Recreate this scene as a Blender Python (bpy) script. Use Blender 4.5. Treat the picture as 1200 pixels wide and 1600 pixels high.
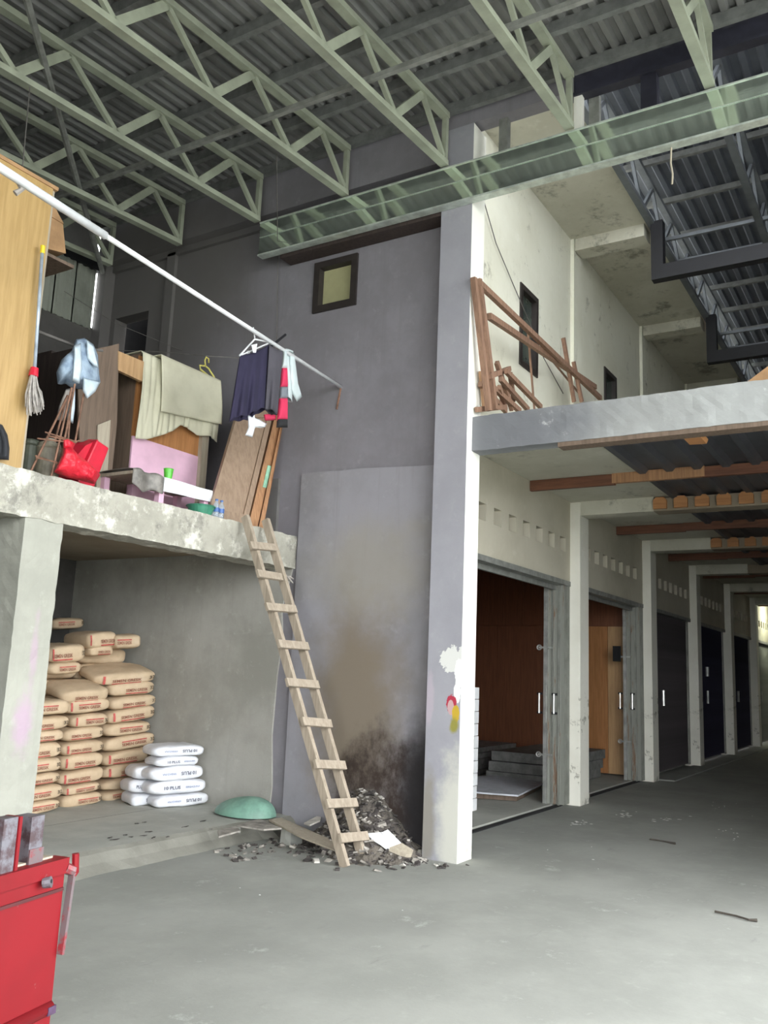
import bpy, bmesh, math, random
from math import sin, cos, tan, pi, radians as R, sqrt, atan2
from mathutils import Vector, Matrix, noise
random.seed(7)
for o in list(bpy.data.objects): bpy.data.objects.remove(o, do_unlink=True)
SC = bpy.context.scene
COL = SC.collection
# ------------------------------------------------------------------ camera
# world axes: X runs along the shop fronts (away, to the right), Y to the left, Z up; metres
YAW, PITCH, ROLL, FPX, H = 0.5546, 0.17898, 0.040274, 1367.8, 1.6
_f = Vector((cos(PITCH)*cos(YAW), cos(PITCH)*sin(YAW), sin(PITCH)))
_r = Vector((sin(YAW), -cos(YAW), 0)); _u = _r.cross(_f)
CR = cos(ROLL)*_r + sin(ROLL)*_u; CU = -sin(ROLL)*_r + cos(ROLL)*_u; CF = _f
CAM = Vector((0, 0, H))
cd = bpy.data.cameras.new('camera'); co = bpy.data.objects.new('camera', cd); COL.objects.link(co)
m3 = Matrix((CR, CU, -CF)).transposed()
co.matrix_world = Matrix.Translation(CAM) @ m3.to_4x4()
cd.sensor_fit = 'VERTICAL'; cd.sensor_height = 24.0; cd.lens = 24.0*FPX/1600.0
cd.clip_start = 0.05; cd.clip_end = 300
SC.camera = co
# ------------------------------------------------------------------ sky and exposure
w = bpy.data.worlds.new('overcast_sky'); SC.world = w; w.use_nodes = True
bg = w.node_tree.nodes['Background']
bg.inputs['Color'].default_value = (0.95, 0.98, 1.0, 1)
# overcast sky: three times brighter overhead than at the horizon
_n = w.node_tree.nodes; _l = w.node_tree.links
_tc = _n.new('ShaderNodeTexCoord'); _sp = _n.new('ShaderNodeSeparateXYZ'); _mr = _n.new('ShaderNodeMapRange')
_l.new(_tc.outputs['Generated'], _sp.inputs[0]); _l.new(_sp.outputs['Z'], _mr.inputs[0])
_mr.inputs[1].default_value = 0; _mr.inputs[2].default_value = 1; _mr.inputs[3].default_value = 4.5; _mr.inputs[4].default_value = 7.5
_l.new(_mr.outputs[0], bg.inputs['Strength'])
SC.view_settings.view_transform = 'Standard'; SC.view_settings.look = 'None'
SC.view_settings.exposure = 1.0; SC.view_settings.gamma = 1.0; SC.view_settings.use_curve_mapping = False

# a pixel of the 1200x1600 photograph gives a direction; a plane it touches gives the distance
def ray(x, y): return CR*((x-600)/FPX) - CU*((y-800)/FPX) + CF
def PX(x, y, X): d = ray(x, y); return CAM + d*(X/d.x)
def PY(x, y, Y): d = ray(x, y); return CAM + d*(Y/d.y)
def PZ(x, y, Z=0.0): d = ray(x, y); return CAM + d*((Z-H)/d.z)
def PP(x, y, p, n): d = ray(x, y); return CAM + d*((Vector(p)-CAM).dot(n)/d.dot(n))

# ------------------------------------------------------------------ materials
class N:
    def __init__(s, name):
        s.m = bpy.data.materials.new(name); s.m.use_nodes = True
        s.t = s.m.node_tree; s.b = s.t.nodes['Principled BSDF']; s._c = None; s.off = (0, 0, 0)
    def n(s, k): return s.t.nodes.new(k)
    def l(s, a, b): s.t.links.new(a, b)
    @property
    def co(s):
        if s._c is None: s._c = s.n('ShaderNodeTexCoord').outputs['Object']
        return s._c
    def rand(s):
        oi = s.n('ShaderNodeObjectInfo'); return oi.outputs['Random']
    def jig(s):
        v = s.n('ShaderNodeVectorMath'); v.operation = 'ADD'; s.l(s.co, v.inputs[0])
        k = s.n('ShaderNodeVectorMath'); k.operation = 'SCALE'; k.inputs[0].default_value = (37, 91, 53); s.l(s.rand(), k.inputs['Scale'])
        s.l(k.outputs[0], v.inputs[1]); s._c = v.outputs[0]; return s
    def mp(s, sc=(1, 1, 1), rot=(0, 0, 0), loc=(0, 0, 0)):
        k = s.n('ShaderNodeMapping'); k.inputs['Scale'].default_value = sc; k.inputs['Rotation'].default_value = rot; k.inputs['Location'].default_value = loc
        s.l(s.co, k.inputs[0]); return k.outputs[0]
    def noise(s, scale, detail=4, rough=.6, vec=None):
        k = s.n('ShaderNodeTexNoise'); k.inputs['Scale'].default_value = scale; k.inputs['Detail'].default_value = detail; k.inputs['Roughness'].default_value = rough
        s.l(vec if vec is not None else s.co, k.inputs['Vector']); return k.outputs['Fac']
    def ramp(s, f, a=.4, b=.6, va=0., vb=1.):
        k = s.n('ShaderNodeMapRange'); k.interpolation_type = 'SMOOTHSTEP'
        k.inputs[1].default_value = a; k.inputs[2].default_value = b; k.inputs[3].default_value = va; k.inputs[4].default_value = vb
        s.l(f, k.inputs[0]); return k.outputs[0]
    def mix(s, f, a, b, mode='MIX'):
        k = s.n('ShaderNodeMix'); k.data_type = 'RGBA'; k.blend_type = mode
        for i, v in ((0, f), (6, a), (7, b)):
            if isinstance(v, (int, float)): k.inputs[i].default_value = v
            elif isinstance(v, tuple): k.inputs[i].default_value = v if len(v) == 4 else v+(1,)
            else: s.l(v, k.inputs[i])
        return k.outputs[2]
    def math(s, op, a, b):
        k = s.n('ShaderNodeMath'); k.operation = op
        for i, v in ((0, a), (1, b)):
            if isinstance(v, (int, float)): k.inputs[i].default_value = v
            else: s.l(v, k.inputs[i])
        return k.outputs[0]
    def blob(s, c, r, soft=.5, warp=.35, nscale=3.):
        """mask of an irregular patch centred at c with radii r (object space)"""
        k = s.n('ShaderNodeMapping'); k.inputs['Location'].default_value = tuple(-(a-o)/b for a, b, o in zip(c, r, s.off)); k.inputs['Scale'].default_value = tuple(1/b for b in r)
        s.l(s.co, k.inputs[0])
        L = s.n('ShaderNodeVectorMath'); L.operation = 'LENGTH'; s.l(k.outputs[0], L.inputs[0])
        nz = s.noise(nscale, 5, .65)
        d = s.math('ADD', L.outputs['Value'], s.math('MULTIPLY', s.math('SUBTRACT', nz, .5), warp*2))
        return s.ramp(d, 1.0-soft, 1.0+.001, 1., 0.)
    def bump(s, h, strength=.3, dist=.01):
        k = s.n('ShaderNodeBump'); k.inputs['Strength'].default_value = strength; k.inputs['Distance'].default_value = dist
        s.l(h, k.inputs['Height']); s.l(k.outputs[0], s.b.inputs['Normal'])
    def done(s, col, rough=.8, metal=0.):
        if isinstance(col, tuple): s.b.inputs['Base Color'].default_value = col+(1,) if len(col) == 3 else col
        else: s.l(col, s.b.inputs['Base Color'])
        if isinstance(rough, (int, float)): s.b.inputs['Roughness'].default_value = rough
        else: s.l(rough, s.b.inputs['Roughness'])
        s.b.inputs['Metallic'].default_value = metal
        return s.m
M = {}
def simple(name, c, rough=.7, metal=0., var=.12, sc=8., bump=0., jig=False):
    s = N(name)
    if jig: s.jig()
    nz = s.noise(sc, 4)
    d = tuple(max(0, v*(1-var*2.2)) for v in c); e = tuple(min(1, v*(1+var)) for v in c)
    if bump: s.bump(s.noise(sc*6, 4), bump, .01)
    M[name] = s.done(s.mix(s.ramp(nz, .3, .7), d, e), rough, metal); return M[name]
def concrete(name, base, dark, light, sc=1., streak=0., bump=.25, extra=None, rough=.88):
    s = N(name)
    a = s.noise(1.1*sc, 6, .65); b = s.noise(6*sc, 6, .7); c = s.noise(40*sc, 3, .6)
    col = s.mix(s.ramp(a, .35, .68), base, dark)
    col = s.mix(s.ramp(b, .55, .78, 0, .6), col, light)
    col = s.mix(s.ramp(c, .58, .8, 0, .25), col, dark)
    if streak:
        v = s.noise(1.0, 5, .7, s.mp((9, 9, .45)))
        col = s.mix(s.ramp(v, .5, .75, 0, streak), col, dark)
    if extra: col = extra(s, col)
    s.bump(s.mix(.35, b, c), bump, .012)
    M[name] = s.done(col, rough); return M[name]
def wood(name, c, d, axis=2, rough=.65, jig=True, sc=1.):
    s = N(name)
    if jig: s.jig()
    k = [14., 14., 14.]; k[axis] = .9
    g = s.noise(2.2*sc, 6, .7, s.mp(tuple(k))); b = s.noise(1.3*sc, 3)
    col = s.mix(s.ramp(g, .35, .68), c, d); col = s.mix(s.ramp(b, .5, .8, 0, .35), col, d)
    s.bump(g, .12, .004); M[name] = s.done(col, rough); return M[name]

def floor_extra(s, col):
    col = s.mix(s.ramp(s.noise(.45, 5, .6), .5, .7, 0, .5), col, (.215, .218, .20))
    fl = s.noise(2.2, 8, .8); col = s.mix(s.ramp(fl, .58, .7, 0, .55), col, (.48, .485, .46))
    sm = s.noise(1.6, 6, .7, s.mp((1, 3.2, 1), (0, 0, .5))); col = s.mix(s.ramp(sm, .6, .75, 0, .45), col, (.17, .172, .16))
    return col
concrete('floor', (.315, .32, .292), (.255, .26, .236), (.375, .38, .35), 1., 0, .18, floor_extra)
concrete('platform', (.44, .445, .40), (.35, .355, .32), (.53, .535, .49), 1.2, 0, .25)
concrete('platform_edge', (.215, .21, .18), (.16, .155, .13), (.29, .285, .25), 1.6, 0, .5)
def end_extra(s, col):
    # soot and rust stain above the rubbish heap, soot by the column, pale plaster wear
    col = s.mix(s.math('MULTIPLY', s.blob((7.3, 8.2, 6.2), (.6, 2.9, 2.6), .7, .3, .8), .85), col, (.115, .108, .098))  # upper left: brownish bare plaster, plus the shade up there painted into the colour
    col = s.mix(s.blob((7.3, 4.75, 1.25), (.6, .75, 1.5), .75, .4, 2.2), col, (.20, .165, .125))
    v = s.noise(1.6, 6, .75, s.mp((2, 2.4, 1.6)))
    m = s.math('MULTIPLY', s.blob((7.3, 4.4, .45), (.6, .72, .72), .45, .6, 2.6), s.ramp(v, .3, .62, .35, 1.))
    col = s.mix(m, col, (.035, .022, .016))
    col = s.mix(s.math('MULTIPLY', s.blob((7.3, 3.95, .4), (.6, .36, 1.1), .7, .4, 2.), .95), col, (.018, .016, .018))
    col = s.mix(s.math('MULTIPLY', s.blob((7.3, 4.6, 2.6), (.6, 1.0, .7), .7, .6, 1.6), .55), col, (.30, .275, .22))
    return col
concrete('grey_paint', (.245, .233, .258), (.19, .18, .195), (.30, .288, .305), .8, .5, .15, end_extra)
concrete('grey_paint_low', (.295, .286, .312), (.22, .212, .225), (.375, .368, .385), .9, .5, .15, end_extra)
def raw_extra(s, col):
    fl = s.noise(5., 8, .75); return s.mix(s.ramp(fl, .66, .73, 0, .7), col, (.55, .55, .52))
concrete('raw_plaster', (.385, .375, .338), (.285, .277, .245), (.48, .47, .435), 1., .35, .3, raw_extra)
concrete('back_plaster', (.085, .08, .075), (.06, .057, .053), (.11, .105, .10), 1., .3, .2)
concrete('dark_plaster', (.16, .155, .15), (.12, .115, .11), (.2, .195, .19), 1., .3, .2)
def white_extra(s, col):
    v = s.noise(1.6, 6, .72, s.mp((3.5, 3.5, .7))); col = s.mix(s.ramp(v, .58, .78, 0, .6), col, (.44, .43, .33))
    k = s.noise(2.4, 8, .78); return s.mix(s.ramp(k, .57, .71, 0, .75), col, (.24, .23, .17))
concrete('white_wall', (.76, .755, .65), (.68, .67, .555), (.82, .815, .73), .6, .1, .12, white_extra)
def fascia_extra(s, col):
    k = s.noise(1.7, 7, .75); return s.mix(s.ramp(k, .62, .76, 0, .4), col, (.40, .37, .28))
concrete('cream_wall', (.53, .495, .40), (.43, .40, .31), (.60, .57, .48), .7, .15, .1, fascia_extra)
def soffit_extra(s, col):
    k = s.noise(1.5, 8, .8); col = s.mix(s.ramp(k, .55, .68, 0, .6), col, (.30, .28, .22))
    return s.mix(s.ramp(s.noise(1.1, 7, .75), .56, .68, 0, .8), col, (.18, .17, .135))
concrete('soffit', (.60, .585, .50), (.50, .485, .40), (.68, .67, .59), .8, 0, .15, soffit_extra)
def slab_extra(s, col):
    k = s.noise(2.6, 8, .78); col = s.mix(s.ramp(k, .52, .66, 0, .75), col, (.17, .165, .145))
    k2 = s.noise(3.4, 7, .7); return s.mix(s.ramp(k2, .5, .64, 0, .85), col, (.72, .70, .62))
concrete('raw_concrete', (.42, .405, .345), (.29, .28, .235), (.60, .585, .52), 1.3, .3, .6, slab_extra)
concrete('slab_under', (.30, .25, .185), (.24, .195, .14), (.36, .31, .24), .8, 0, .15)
def pillar_extra(s, col):
    s.off = (4.2, 5.75, 0)
    k = s.noise(3.2, 8, .75); col = s.mix(s.ramp(k, .6, .75, 0, .5), col, (.27, .265, .22))
    m = s.math('MULTIPLY', s.blob((4.2, 5.59, 1.12), (.12, .4, .30), .8, .7, 7.), .45); col = s.mix(m, col, (.46, .26, .44))
    m = s.math('MULTIPLY', s.blob((4.23, 5.59, 1.62), (.045, .4, .36), .8, .7, 7.), .4); return s.mix(m, col, (.44, .27, .41))
concrete('pillar', (.36, .36, .31), (.285, .285, .245), (.46, .46, .41), 1., .45, .35, pillar_extra)
def gal_extra(s, col):
    col = s.mix(s.blob((7.2, 3.1, 3.82), (.3, 1.1, .5), .7, .4, 2.), col, (.17, .175, .19))
    return s.mix(s.ramp(s.noise(4., 7, .75), .6, .72, 0, .5), col, (.74, .74, .72))
concrete('gallery_edge', (.37, .38, .375), (.29, .295, .29), (.52, .53, .52), 1., .35, .3, gal_extra)
def col_extra(s, col):
    s.off = (7.23, 3.69, 0)      # the column's own origin
    col = s.mix(s.ramp(s.noise(2., 6, .7, s.mp((4, 4, 1.2))), .55, .75, 0, .5), col, (.33, .33, .35))
    col = s.mix(s.math('MULTIPLY', s.blob((7.1, 3.55, .35), (.5, .22, .75), .6, .7, 3.), .8), col, (.58, .575, .50))
    col = s.mix(s.math('MULTIPLY', s.blob((7.1, 3.82, .3), (.5, .1, .6), .6, .6, 4.), .75), col, (.23, .21, .165))
    col = s.mix(s.blob((7.1, 3.61, 1.73), (.5, .125, .11), .03, .95, 20.), col, (.66, .66, .63))
    col = s.mix(s.blob((7.1, 3.545, 1.60), (.5, .04, .14), .03, .6, 14.), col, (.80, .80, .77))
    col = s.mix(s.blob((7.1, 3.555, 1.43), (.5, .035, .09), .03, .6, 14.), col, (.80, .78, .76))
    col = s.mix(s.blob((7.1, 3.61, 1.335), (.5, .055, .085), .1, .6, 14.), col, (.40, .03, .06))
    col = s.mix(s.blob((7.1, 3.615, 1.30), (.5, .035, .07), .1, .5, 12.), col, (.50, .33, .33))
    col = s.mix(s.blob((7.1, 3.565, 1.25), (.5, .035, .085), .1, .5, 12.), col, (.50, .34, .03))
    col = s.mix(s.blob((7.1, 3.58, 1.15), (.5, .06, .085), .5, .4, 10.), col, (.26, .24, .05))
    return s.mix(s.math('MULTIPLY', s.blob((7.1, 3.83, 1.35), (.5, .05, .3), .5, .5, 6.), .5), col, (.46, .38, .44))
concrete('column_grey', (.33, .328, .36), (.28, .276, .305), (.39, .39, .41), 1., .2, .15, col_extra)
def colw_extra(s, col):
    s.off = (7.23, 3.69, 0)
    k = s.noise(3.5, 8, .75, s.mp((1, 1, .8))); m = s.math('MULTIPLY', s.ramp(k, .5, .66), s.blob((7.2, 3.5, .2), (.6, .6, 1.2), .8, .3, 2.))
    return s.mix(m, col, (.52, .50, .40))
concrete('column_white', (.87, .865, .80), (.81, .805, .735), (.84, .84, .79), .8, .1, .12, colw_extra)
def colb_extra(s, col):
    k = s.noise(2.2, 7, .7); return s.mix(s.math('MULTIPLY', s.ramp(k, .55, .6), s.blob((0, 0, .6), (1., 1., 1.), .3, .5, 2.)), col, (.36, .35, .29))
concrete('column_cream', (.80, .785, .70), (.72, .70, .61), (.84, .83, .76), .8, .1, .12, colb_extra)

def sheet_mat(name, c, rust, metal=.55, rough=.5):
    s = N(name); s.jig()
    col = s.mix(s.ramp(s.noise(1.1, 5, .65), .4, .7), c, tuple(v*.7 for v in c))
    col = s.mix(s.ramp(s.noise(3., 7, .75), .6, .75, 0, .5), col, rust)
    M[name] = s.done(col, rough, metal)
sheet_mat('roof_sheet', (.235, .235, .23), (.17, .17, .16), .25, .45)
sheet_mat('roof_sheet_blue', (.155, .17, .205), (.10, .11, .14), .3, .5)
sheet_mat('wall_sheet', (.30, .315, .27), (.22, .23, .19), .3, .55)
sheet_mat('deck_sheet', (.105, .11, .125), (.06, .06, .07), .3, .5)
s = N('gutter_mirror'); g = s.mix(s.ramp(s.noise(1.5, 4), .4, .7), (.88, .99, .89), (.78, .89, .79))
s.bump(s.noise(2.2, 3, .5, s.mp((1, .6, 4))), .035, .02); M['gutter'] = s.done(g, .07, .93)
simple('gutter_lip', (.60, .66, .60), .4, .5)
simple('truss_paint', (.33, .355, .275), .5, 0., .1, 3.)
simple('purlin', (.19, .195, .19), .6, .1)
simple('truss_blue', (.17, .185, .205), .55, 0., .1, 3.)
simple('steel_black', (.009, .009, .013), .6, 0.)
simple('steel_navy', (.026, .026, .042), .55, 0.)
simple('post_grey', (.27, .275, .255), .6, .2)
wood('ladder_wood', (.40, .335, .26), (.28, .23, .175), 2)
wood('ply_yellow', (.44, .29, .115), (.355, .225, .08), 2, .5)
wood('ply_orange', (.44, .20, .072), (.33, .145, .048), 2, .55)
wood('ply_red', (.20, .075, .035), (.14, .05, .024), 2, .55)
wood('ply_tan', (.52, .33, .165), (.40, .24, .115), 2, .6)
wood('ply_brown', (.185, .13, .095), (.12, .085, .06), 2, .7)
wood('ply_black', (.05, .035, .03), (.03, .02, .018), 2, .8)
wood('door_wood', (.33, .235, .165), (.245, .17, .115), 2, .5)
wood('frame_wood', (.46, .25, .125), (.30, .155, .08), 2, .6)
wood('beam_wood', (.20, .082, .045), (.12, .05, .03), 1, .65)
wood('beam_tan', (.50, .24, .095), (.38, .17, .065), 1, .6)
wood('stick_wood', (.30, .175, .115), (.185, .105, .07), 2, .75)
wood('stick_pale', (.50, .30, .17), (.34, .20, .12), 2, .75)
wood('board_edge', (.42, .37, .285), (.33, .285, .22), 2, .7)
simple('pipe_white', (.72, .735, .75), .4, 0., .06)
simple('cardboard', (.40, .235, .115), .85, 0., .1, 5.)
simple('black_frame', (.028, .022, .02), .6)
s = N('pane_yellow'); M['pane_yellow'] = s.done(s.mix(s.ramp(s.noise(2.5, 4), .35, .7), (.40, .385, .215), (.33, .32, .18)), .25)
s = N('pane_dark'); M['pane_dark'] = s.done(s.mix(s.ramp(s.noise(3., 4), .4, .7), (.07, .085, .07), (.035, .045, .04)), .12)
simple('void_black', (.012, .012, .014), .9)
simple('shutter_grey', (.27, .275, .245), .5, .3, .12, 4.)
def rusty():
    s = N('shutter_rust'); k = s.noise(2.2, 7, .75, s.mp((6, 6, .7)))
    col = s.mix(s.ramp(k, .52, .62), (.265, .27, .24), (.20, .125, .08)); M['shutter_rust'] = s.done(col, .6, .2)
rusty()
simple('shutter_dark', (.085, .075, .078), .45, .3, .15, 3.)
simple('shutter_navy', (.04, .037, .062), .45, .3, .15, 3.)
simple('handle_metal', (.62, .62, .60), .3, .8)
simple('galvanised', (.42, .42, .40), .45, .6)
simple('gypsum', (.62, .64, .69), .7, 0., .06)
simple('board_grey', (.21, .21, .20), .8, 0., .15)
simple('foam_white', (.82, .83, .84), .8, 0., .04)
s = N('sack_brown'); s.jig(); k = s.noise(9., 4); col = s.mix(s.ramp(k, .3, .7), (.60, .46, .31), (.52, .39, .255))
col = s.mix(s.ramp(s.noise(2.2, 5), .55, .75, 0, .5), col, (.66, .55, .42)); s.bump(s.noise(7., 5, .6), .45, .02); M['sack_brown'] = s.done(col, .75)
s = N('sack_white'); s.jig(); col = s.mix(s.ramp(s.noise(7., 4), .3, .7), (.80, .81, .84), (.68, .69, .73)); s.bump(s.noise(8., 5, .6), .5, .02); M['sack_white'] = s.done(col, .55)
simple('print_red', (.52, .10, .085), .7, 0., .15, 30.); simple('print_brown', (.27, .10, .06), .7, 0., .15, 30.); simple('print_dark', (.10, .075, .05), .7, 0., .1, 30.)
simple('print_ink', (.10, .11, .16), .6, 0., .1, 30.); simple('print_blue', (.30, .35, .52), .6, 0., .1, 30.)
def cloth(name, c, d, sc=3.): 
    s = N(name); col = s.mix(s.ramp(s.noise(sc, 5), .35, .7), c, d); s.bump(s.noise(60., 2), .1, .003); M[name] = s.done(col, .9)
cloth('cloth_cream', (.62, .60, .46), (.52, .50, .37)); cloth('shirt_navy', (.022, .018, .048), (.014, .012, .034)); cloth('shirt_grey', (.075, .07, .085), (.05, .047, .058))
cloth('shirt_pale', (.55, .62, .63), (.45, .52, .53)); cloth('shirt_red', (.62, .035, .10), (.48, .025, .075)); cloth('stripe_grey', (.20, .22, .25), (.15, .17, .19)); cloth('shirt_black', (.012, .012, .014), (.02, .02, .022))
cloth('denim', (.33, .42, .52), (.16, .22, .31), 9.); cloth('denim_pale', (.60, .69, .75), (.42, .51, .58), 7.); cloth('rag_grey', (.33, .30, .27), (.22, .20, .18), 6.)
cloth('mop_yarn', (.42, .39, .36), (.28, .26, .24), 30.); cloth('bag_black', (.02, .022, .026), (.04, .042, .05))
simple('tarp_grey', (.22, .205, .185), .5, 0., .2, 9., .3); simple('sheet_white', (.76, .78, .82), .5, 0., .06, 5.)
simple('pink_paint', (.74, .47, .60), .6, 0., .05, 4.)
s = N('bag_red'); col = s.mix(s.ramp(s.noise(6., 5), .4, .7), (.70, .025, .045), (.52, .012, .03)); s.bump(s.noise(9., 5, .7), .9, .03); M['bag_red'] = s.done(col, .28)
simple('plastic_red', (.60, .02, .045), .3, 0., .06); simple('plastic_green', (.11, .52, .05), .35); simple('plastic_teal', (.05, .24, .15), .4)
simple('rubber_green', (.075, .085, .06), .55, 0., .15); simple('drum_grey', (.24, .22, .165), .6, 0., .2, 6.)
simple('hanger_yellow', (.62, .55, .14), .4); simple('wire', (.14, .13, .12), .6); simple('rebar', (.24, .13, .085), .75, .2, .2, 12.)
s = N('bottle_plastic'); s.b.inputs['Transmission Weight'].default_value = .75; s.b.inputs['IOR'].default_value = 1.3; M['bottle'] = s.done((.72, .82, .92), .12)
simple('bottle_blue', (.06, .15, .42), .4)
simple('label_mint', (.35, .66, .48), .6); simple('cap_yellow', (.75, .58, .03), .5); simple('handle_blue', (.40, .47, .56), .35, .2)
def red_truck():
    s = N('truck_red'); s_b = s.noise(5., 7, .75); col = s.mix(s.ramp(s.noise(1.8, 4), .35, .7), (.175, .005, .009), (.14, .004, .007))
    col = s.mix(s.ramp(s_b, .68, .74, 0, .6), col, (.62, .25, .22)); col = s.mix(s.ramp(s.noise(13., 5, .7), .68, .73, 0, .7), col, (.20, .09, .09)); s.bump(s.noise(3., 3), .1, .02)
    s.b.inputs['Specular IOR Level'].default_value = .25; M['truck_red'] = s.done(col, .5)
    s = N('truck_worn'); col = s.mix(s.ramp(s.noise(9., 7, .75), .45, .58), (.13, .10, .105), (.22, .015, .022)); M['truck_worn'] = s.done(col, .5, .2)
    simple('truck_groove_shade', (.06, .004, .006), .6); simple('truck_scuff', (.07, .035, .08), .5, 0., .2, 20.)
    s = N('truck_post'); k = s.noise(14., 6, .7); col = s.mix(s.ramp(k, .42, .6), (.15, .145, .165), (.07, .045, .05)); M['truck_post'] = s.done(col, .5, .3)
red_truck()
simple('tyre', (.02, .02, .02), .8)
simple('green_shell', (.20, .37, .29), .5, 0., .12, 6.)
s = N('rubble'); col = s.mix(s.ramp(s.noise(3., 7, .75), .4, .65), (.20, .175, .145), (.05, .042, .038)); col = s.mix(s.ramp(s.noise(9., 6, .7), .6, .72), col, (.36, .33, .29)); s.bump(s.noise(18., 6, .7), 1., .03); M['rubble'] = s.done(col, .95)
simple('shard_grey', (.33, .305, .27), .9, 0., .25, 9.); simple('shard_dark', (.075, .065, .06), .85, 0., .3, 9.); simple('shard_pale', (.56, .53, .48), .85, 0., .15, 9.)
simple('twig', (.06, .05, .04), .9); simple('plaster_fleck', (.72, .72, .69), .9)
s = N('brick'); bk = s.n('ShaderNodeTexBrick'); bk.inputs['Color1'].default_value = (.55, .28, .17, 1); bk.inputs['Color2'].default_value = (.48, .23, .13, 1); bk.inputs['Mortar'].default_value = (.35, .28, .22, 1); bk.inputs['Scale'].default_value = 3.
s.l(s.mp((1, 1, 1), (pi/2, 0, pi/2)), bk.inputs['Vector']); M['brick'] = s.done(bk.outputs['Color'], .9)
s = N('tube_glow'); s.b.inputs['Emission Color'].default_value = (.95, 1., .80, 1); s.b.inputs['Emission Strength'].default_value = 70.; M['tube_glow'] = s.done((.9, .9, .9), .5)
simple('lamp_body', (.7, .7, .66), .5)

# ------------------------------------------------------------------ mesh helpers
def tag(o, label=None, cat=None, group=None, kind=None):
    if label: o['label'] = label
    if cat: o['category'] = cat
    if group: o['group'] = group
    if kind: o['kind'] = kind
    return o
def thing(name, label, cat, loc=(0, 0, 0), rotz=0., group=None):
    o = bpy.data.objects.new(name, None); COL.objects.link(o); o.location = loc; o.rotation_euler = (0, 0, rotz)
    o.empty_display_size = .1
    return tag(o, label, cat, group)
def local_inv(o):
    mt = Matrix.Identity(4)
    while o is not None:
        mt = (Matrix.Translation(o.location) @ o.rotation_euler.to_matrix().to_4x4()) @ mt
        o = o.parent
    return mt.inverted()
class MB:
    def __init__(s): s.v = []; s.f = []; s.mi = []
    def add(s, vs, fs, mi=0):
        k = len(s.v); s.v += [Vector(p) for p in vs]; s.f += [tuple(i+k for i in f) for f in fs]; s.mi += [mi]*len(fs); return s
    def box(s, x0, x1, y0, y1, z0, z1, mi=0):
        return s.add([(x0, y0, z0), (x1, y0, z0), (x1, y1, z0), (x0, y1, z0), (x0, y0, z1), (x1, y0, z1), (x1, y1, z1), (x0, y1, z1)],
                     [(3, 2, 1, 0), (4, 5, 6, 7), (0, 1, 5, 4), (1, 2, 6, 5), (2, 3, 7, 6), (3, 0, 4, 7)], mi)
    def bar(s, a, b, w, h, up=(0, 0, 1), mi=0):
        a = Vector(a); b = Vector(b); d = (b-a).normalized(); u = Vector(up)
        if abs(d.dot(u)) > .98: u = Vector((1, 0, 0))
        r = d.cross(u).normalized()*w/2; t = r.cross(d).normalized()*h/2
        vs = [p+i*r+j*t for p in (a, b) for i, j in ((-1, -1), (1, -1), (1, 1), (-1, 1))]
        return s.add(vs, [(0, 1, 2, 3), (7, 6, 5, 4), (0, 4, 5, 1), (1, 5, 6, 2), (2, 6, 7, 3), (3, 7, 4, 0)], mi)
    def tube(s, pts, r, n=8, cap=True, mi=0):
        pts = [Vector(p) for p in pts]; rs = r if isinstance(r, (list, tuple)) else [r]*len(pts); k = len(s.v); prev = None
        for i, p in enumerate(pts):
            d = (pts[min(i+1, len(pts)-1)]-pts[max(i-1, 0)]).normalized()
            u = Vector((0, 0, 1)) if abs(d.z) < .95 else Vector((1, 0, 0))
            a = d.cross(u).normalized() if prev is None else (prev-d*prev.dot(d)).normalized()
            prev = a; b = d.cross(a)
            for j in range(n):
                t = 2*pi*j/n; s.v.append(p+(a*cos(t)+b*sin(t))*rs[i])
        for i in range(len(pts)-1):
            for j in range(n):
                s.f.append((k+i*n+j, k+i*n+(j+1) % n, k+(i+1)*n+(j+1) % n, k+(i+1)*n+j)); s.mi.append(mi)
        if cap:
            s.f.append(tuple(k+j for j in range(n))[::-1]); s.f.append(tuple(k+(len(pts)-1)*n+j for j in range(n))); s.mi += [mi, mi]
        return s
    def lathe(s, c, prof, n=20, mi=0):
        k = len(s.v)
        for r, z in prof:
            for j in range(n): t = 2*pi*j/n; s.v.append(Vector((c[0]+r*cos(t), c[1]+r*sin(t), c[2]+z)))
        for i in range(len(prof)-1):
            for j in range(n): s.f.append((k+i*n+j, k+i*n+(j+1) % n, k+(i+1)*n+(j+1) % n, k+(i+1)*n+j)); s.mi.append(mi)
        return s
    def prism(s, pts, off, mi=0):
        """closed outline pts extruded by vector off"""
        n = len(pts); pts = [Vector(p) for p in pts]; off = Vector(off)
        return s.add(pts+[p+off for p in pts], [tuple(range(n)), tuple(range(2*n-1, n-1, -1))]+[(i, n+i, n+(i+1) % n, (i+1) % n) for i in range(n)], mi)
    def build(s, name, mat, parent=None, local=False, smooth=False, bevel=0.):
        me = bpy.data.meshes.new(name); vs = s.v
        if parent is not None and not local:
            iv = local_inv(parent); vs = [iv @ p for p in vs]
        me.from_pydata([tuple(p) for p in vs], [], s.f)
        for m in (mat if isinstance(mat, (list, tuple)) else [mat]): me.materials.append(M[m])
        for p, i in zip(me.polygons, s.mi): p.material_index = i
        bm = bmesh.new(); bm.from_mesh(me)
        bmesh.ops.recalc_face_normals(bm, faces=bm.faces)
        if bevel: bmesh.ops.bevel(bm, geom=list(bm.edges), offset=bevel, segments=2, affect='EDGES', profile=.6)
        bm.to_mesh(me); bm.free()
        if smooth:
            for p in me.polygons: p.use_smooth = True
        o = bpy.data.objects.new(name, me); COL.objects.link(o)
        if parent is not None: o.parent = parent
        return o
def struct(name, mb, mat, label=None, **k): return tag(mb.build(name, mat, **k), label, None, None, 'structure')
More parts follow.
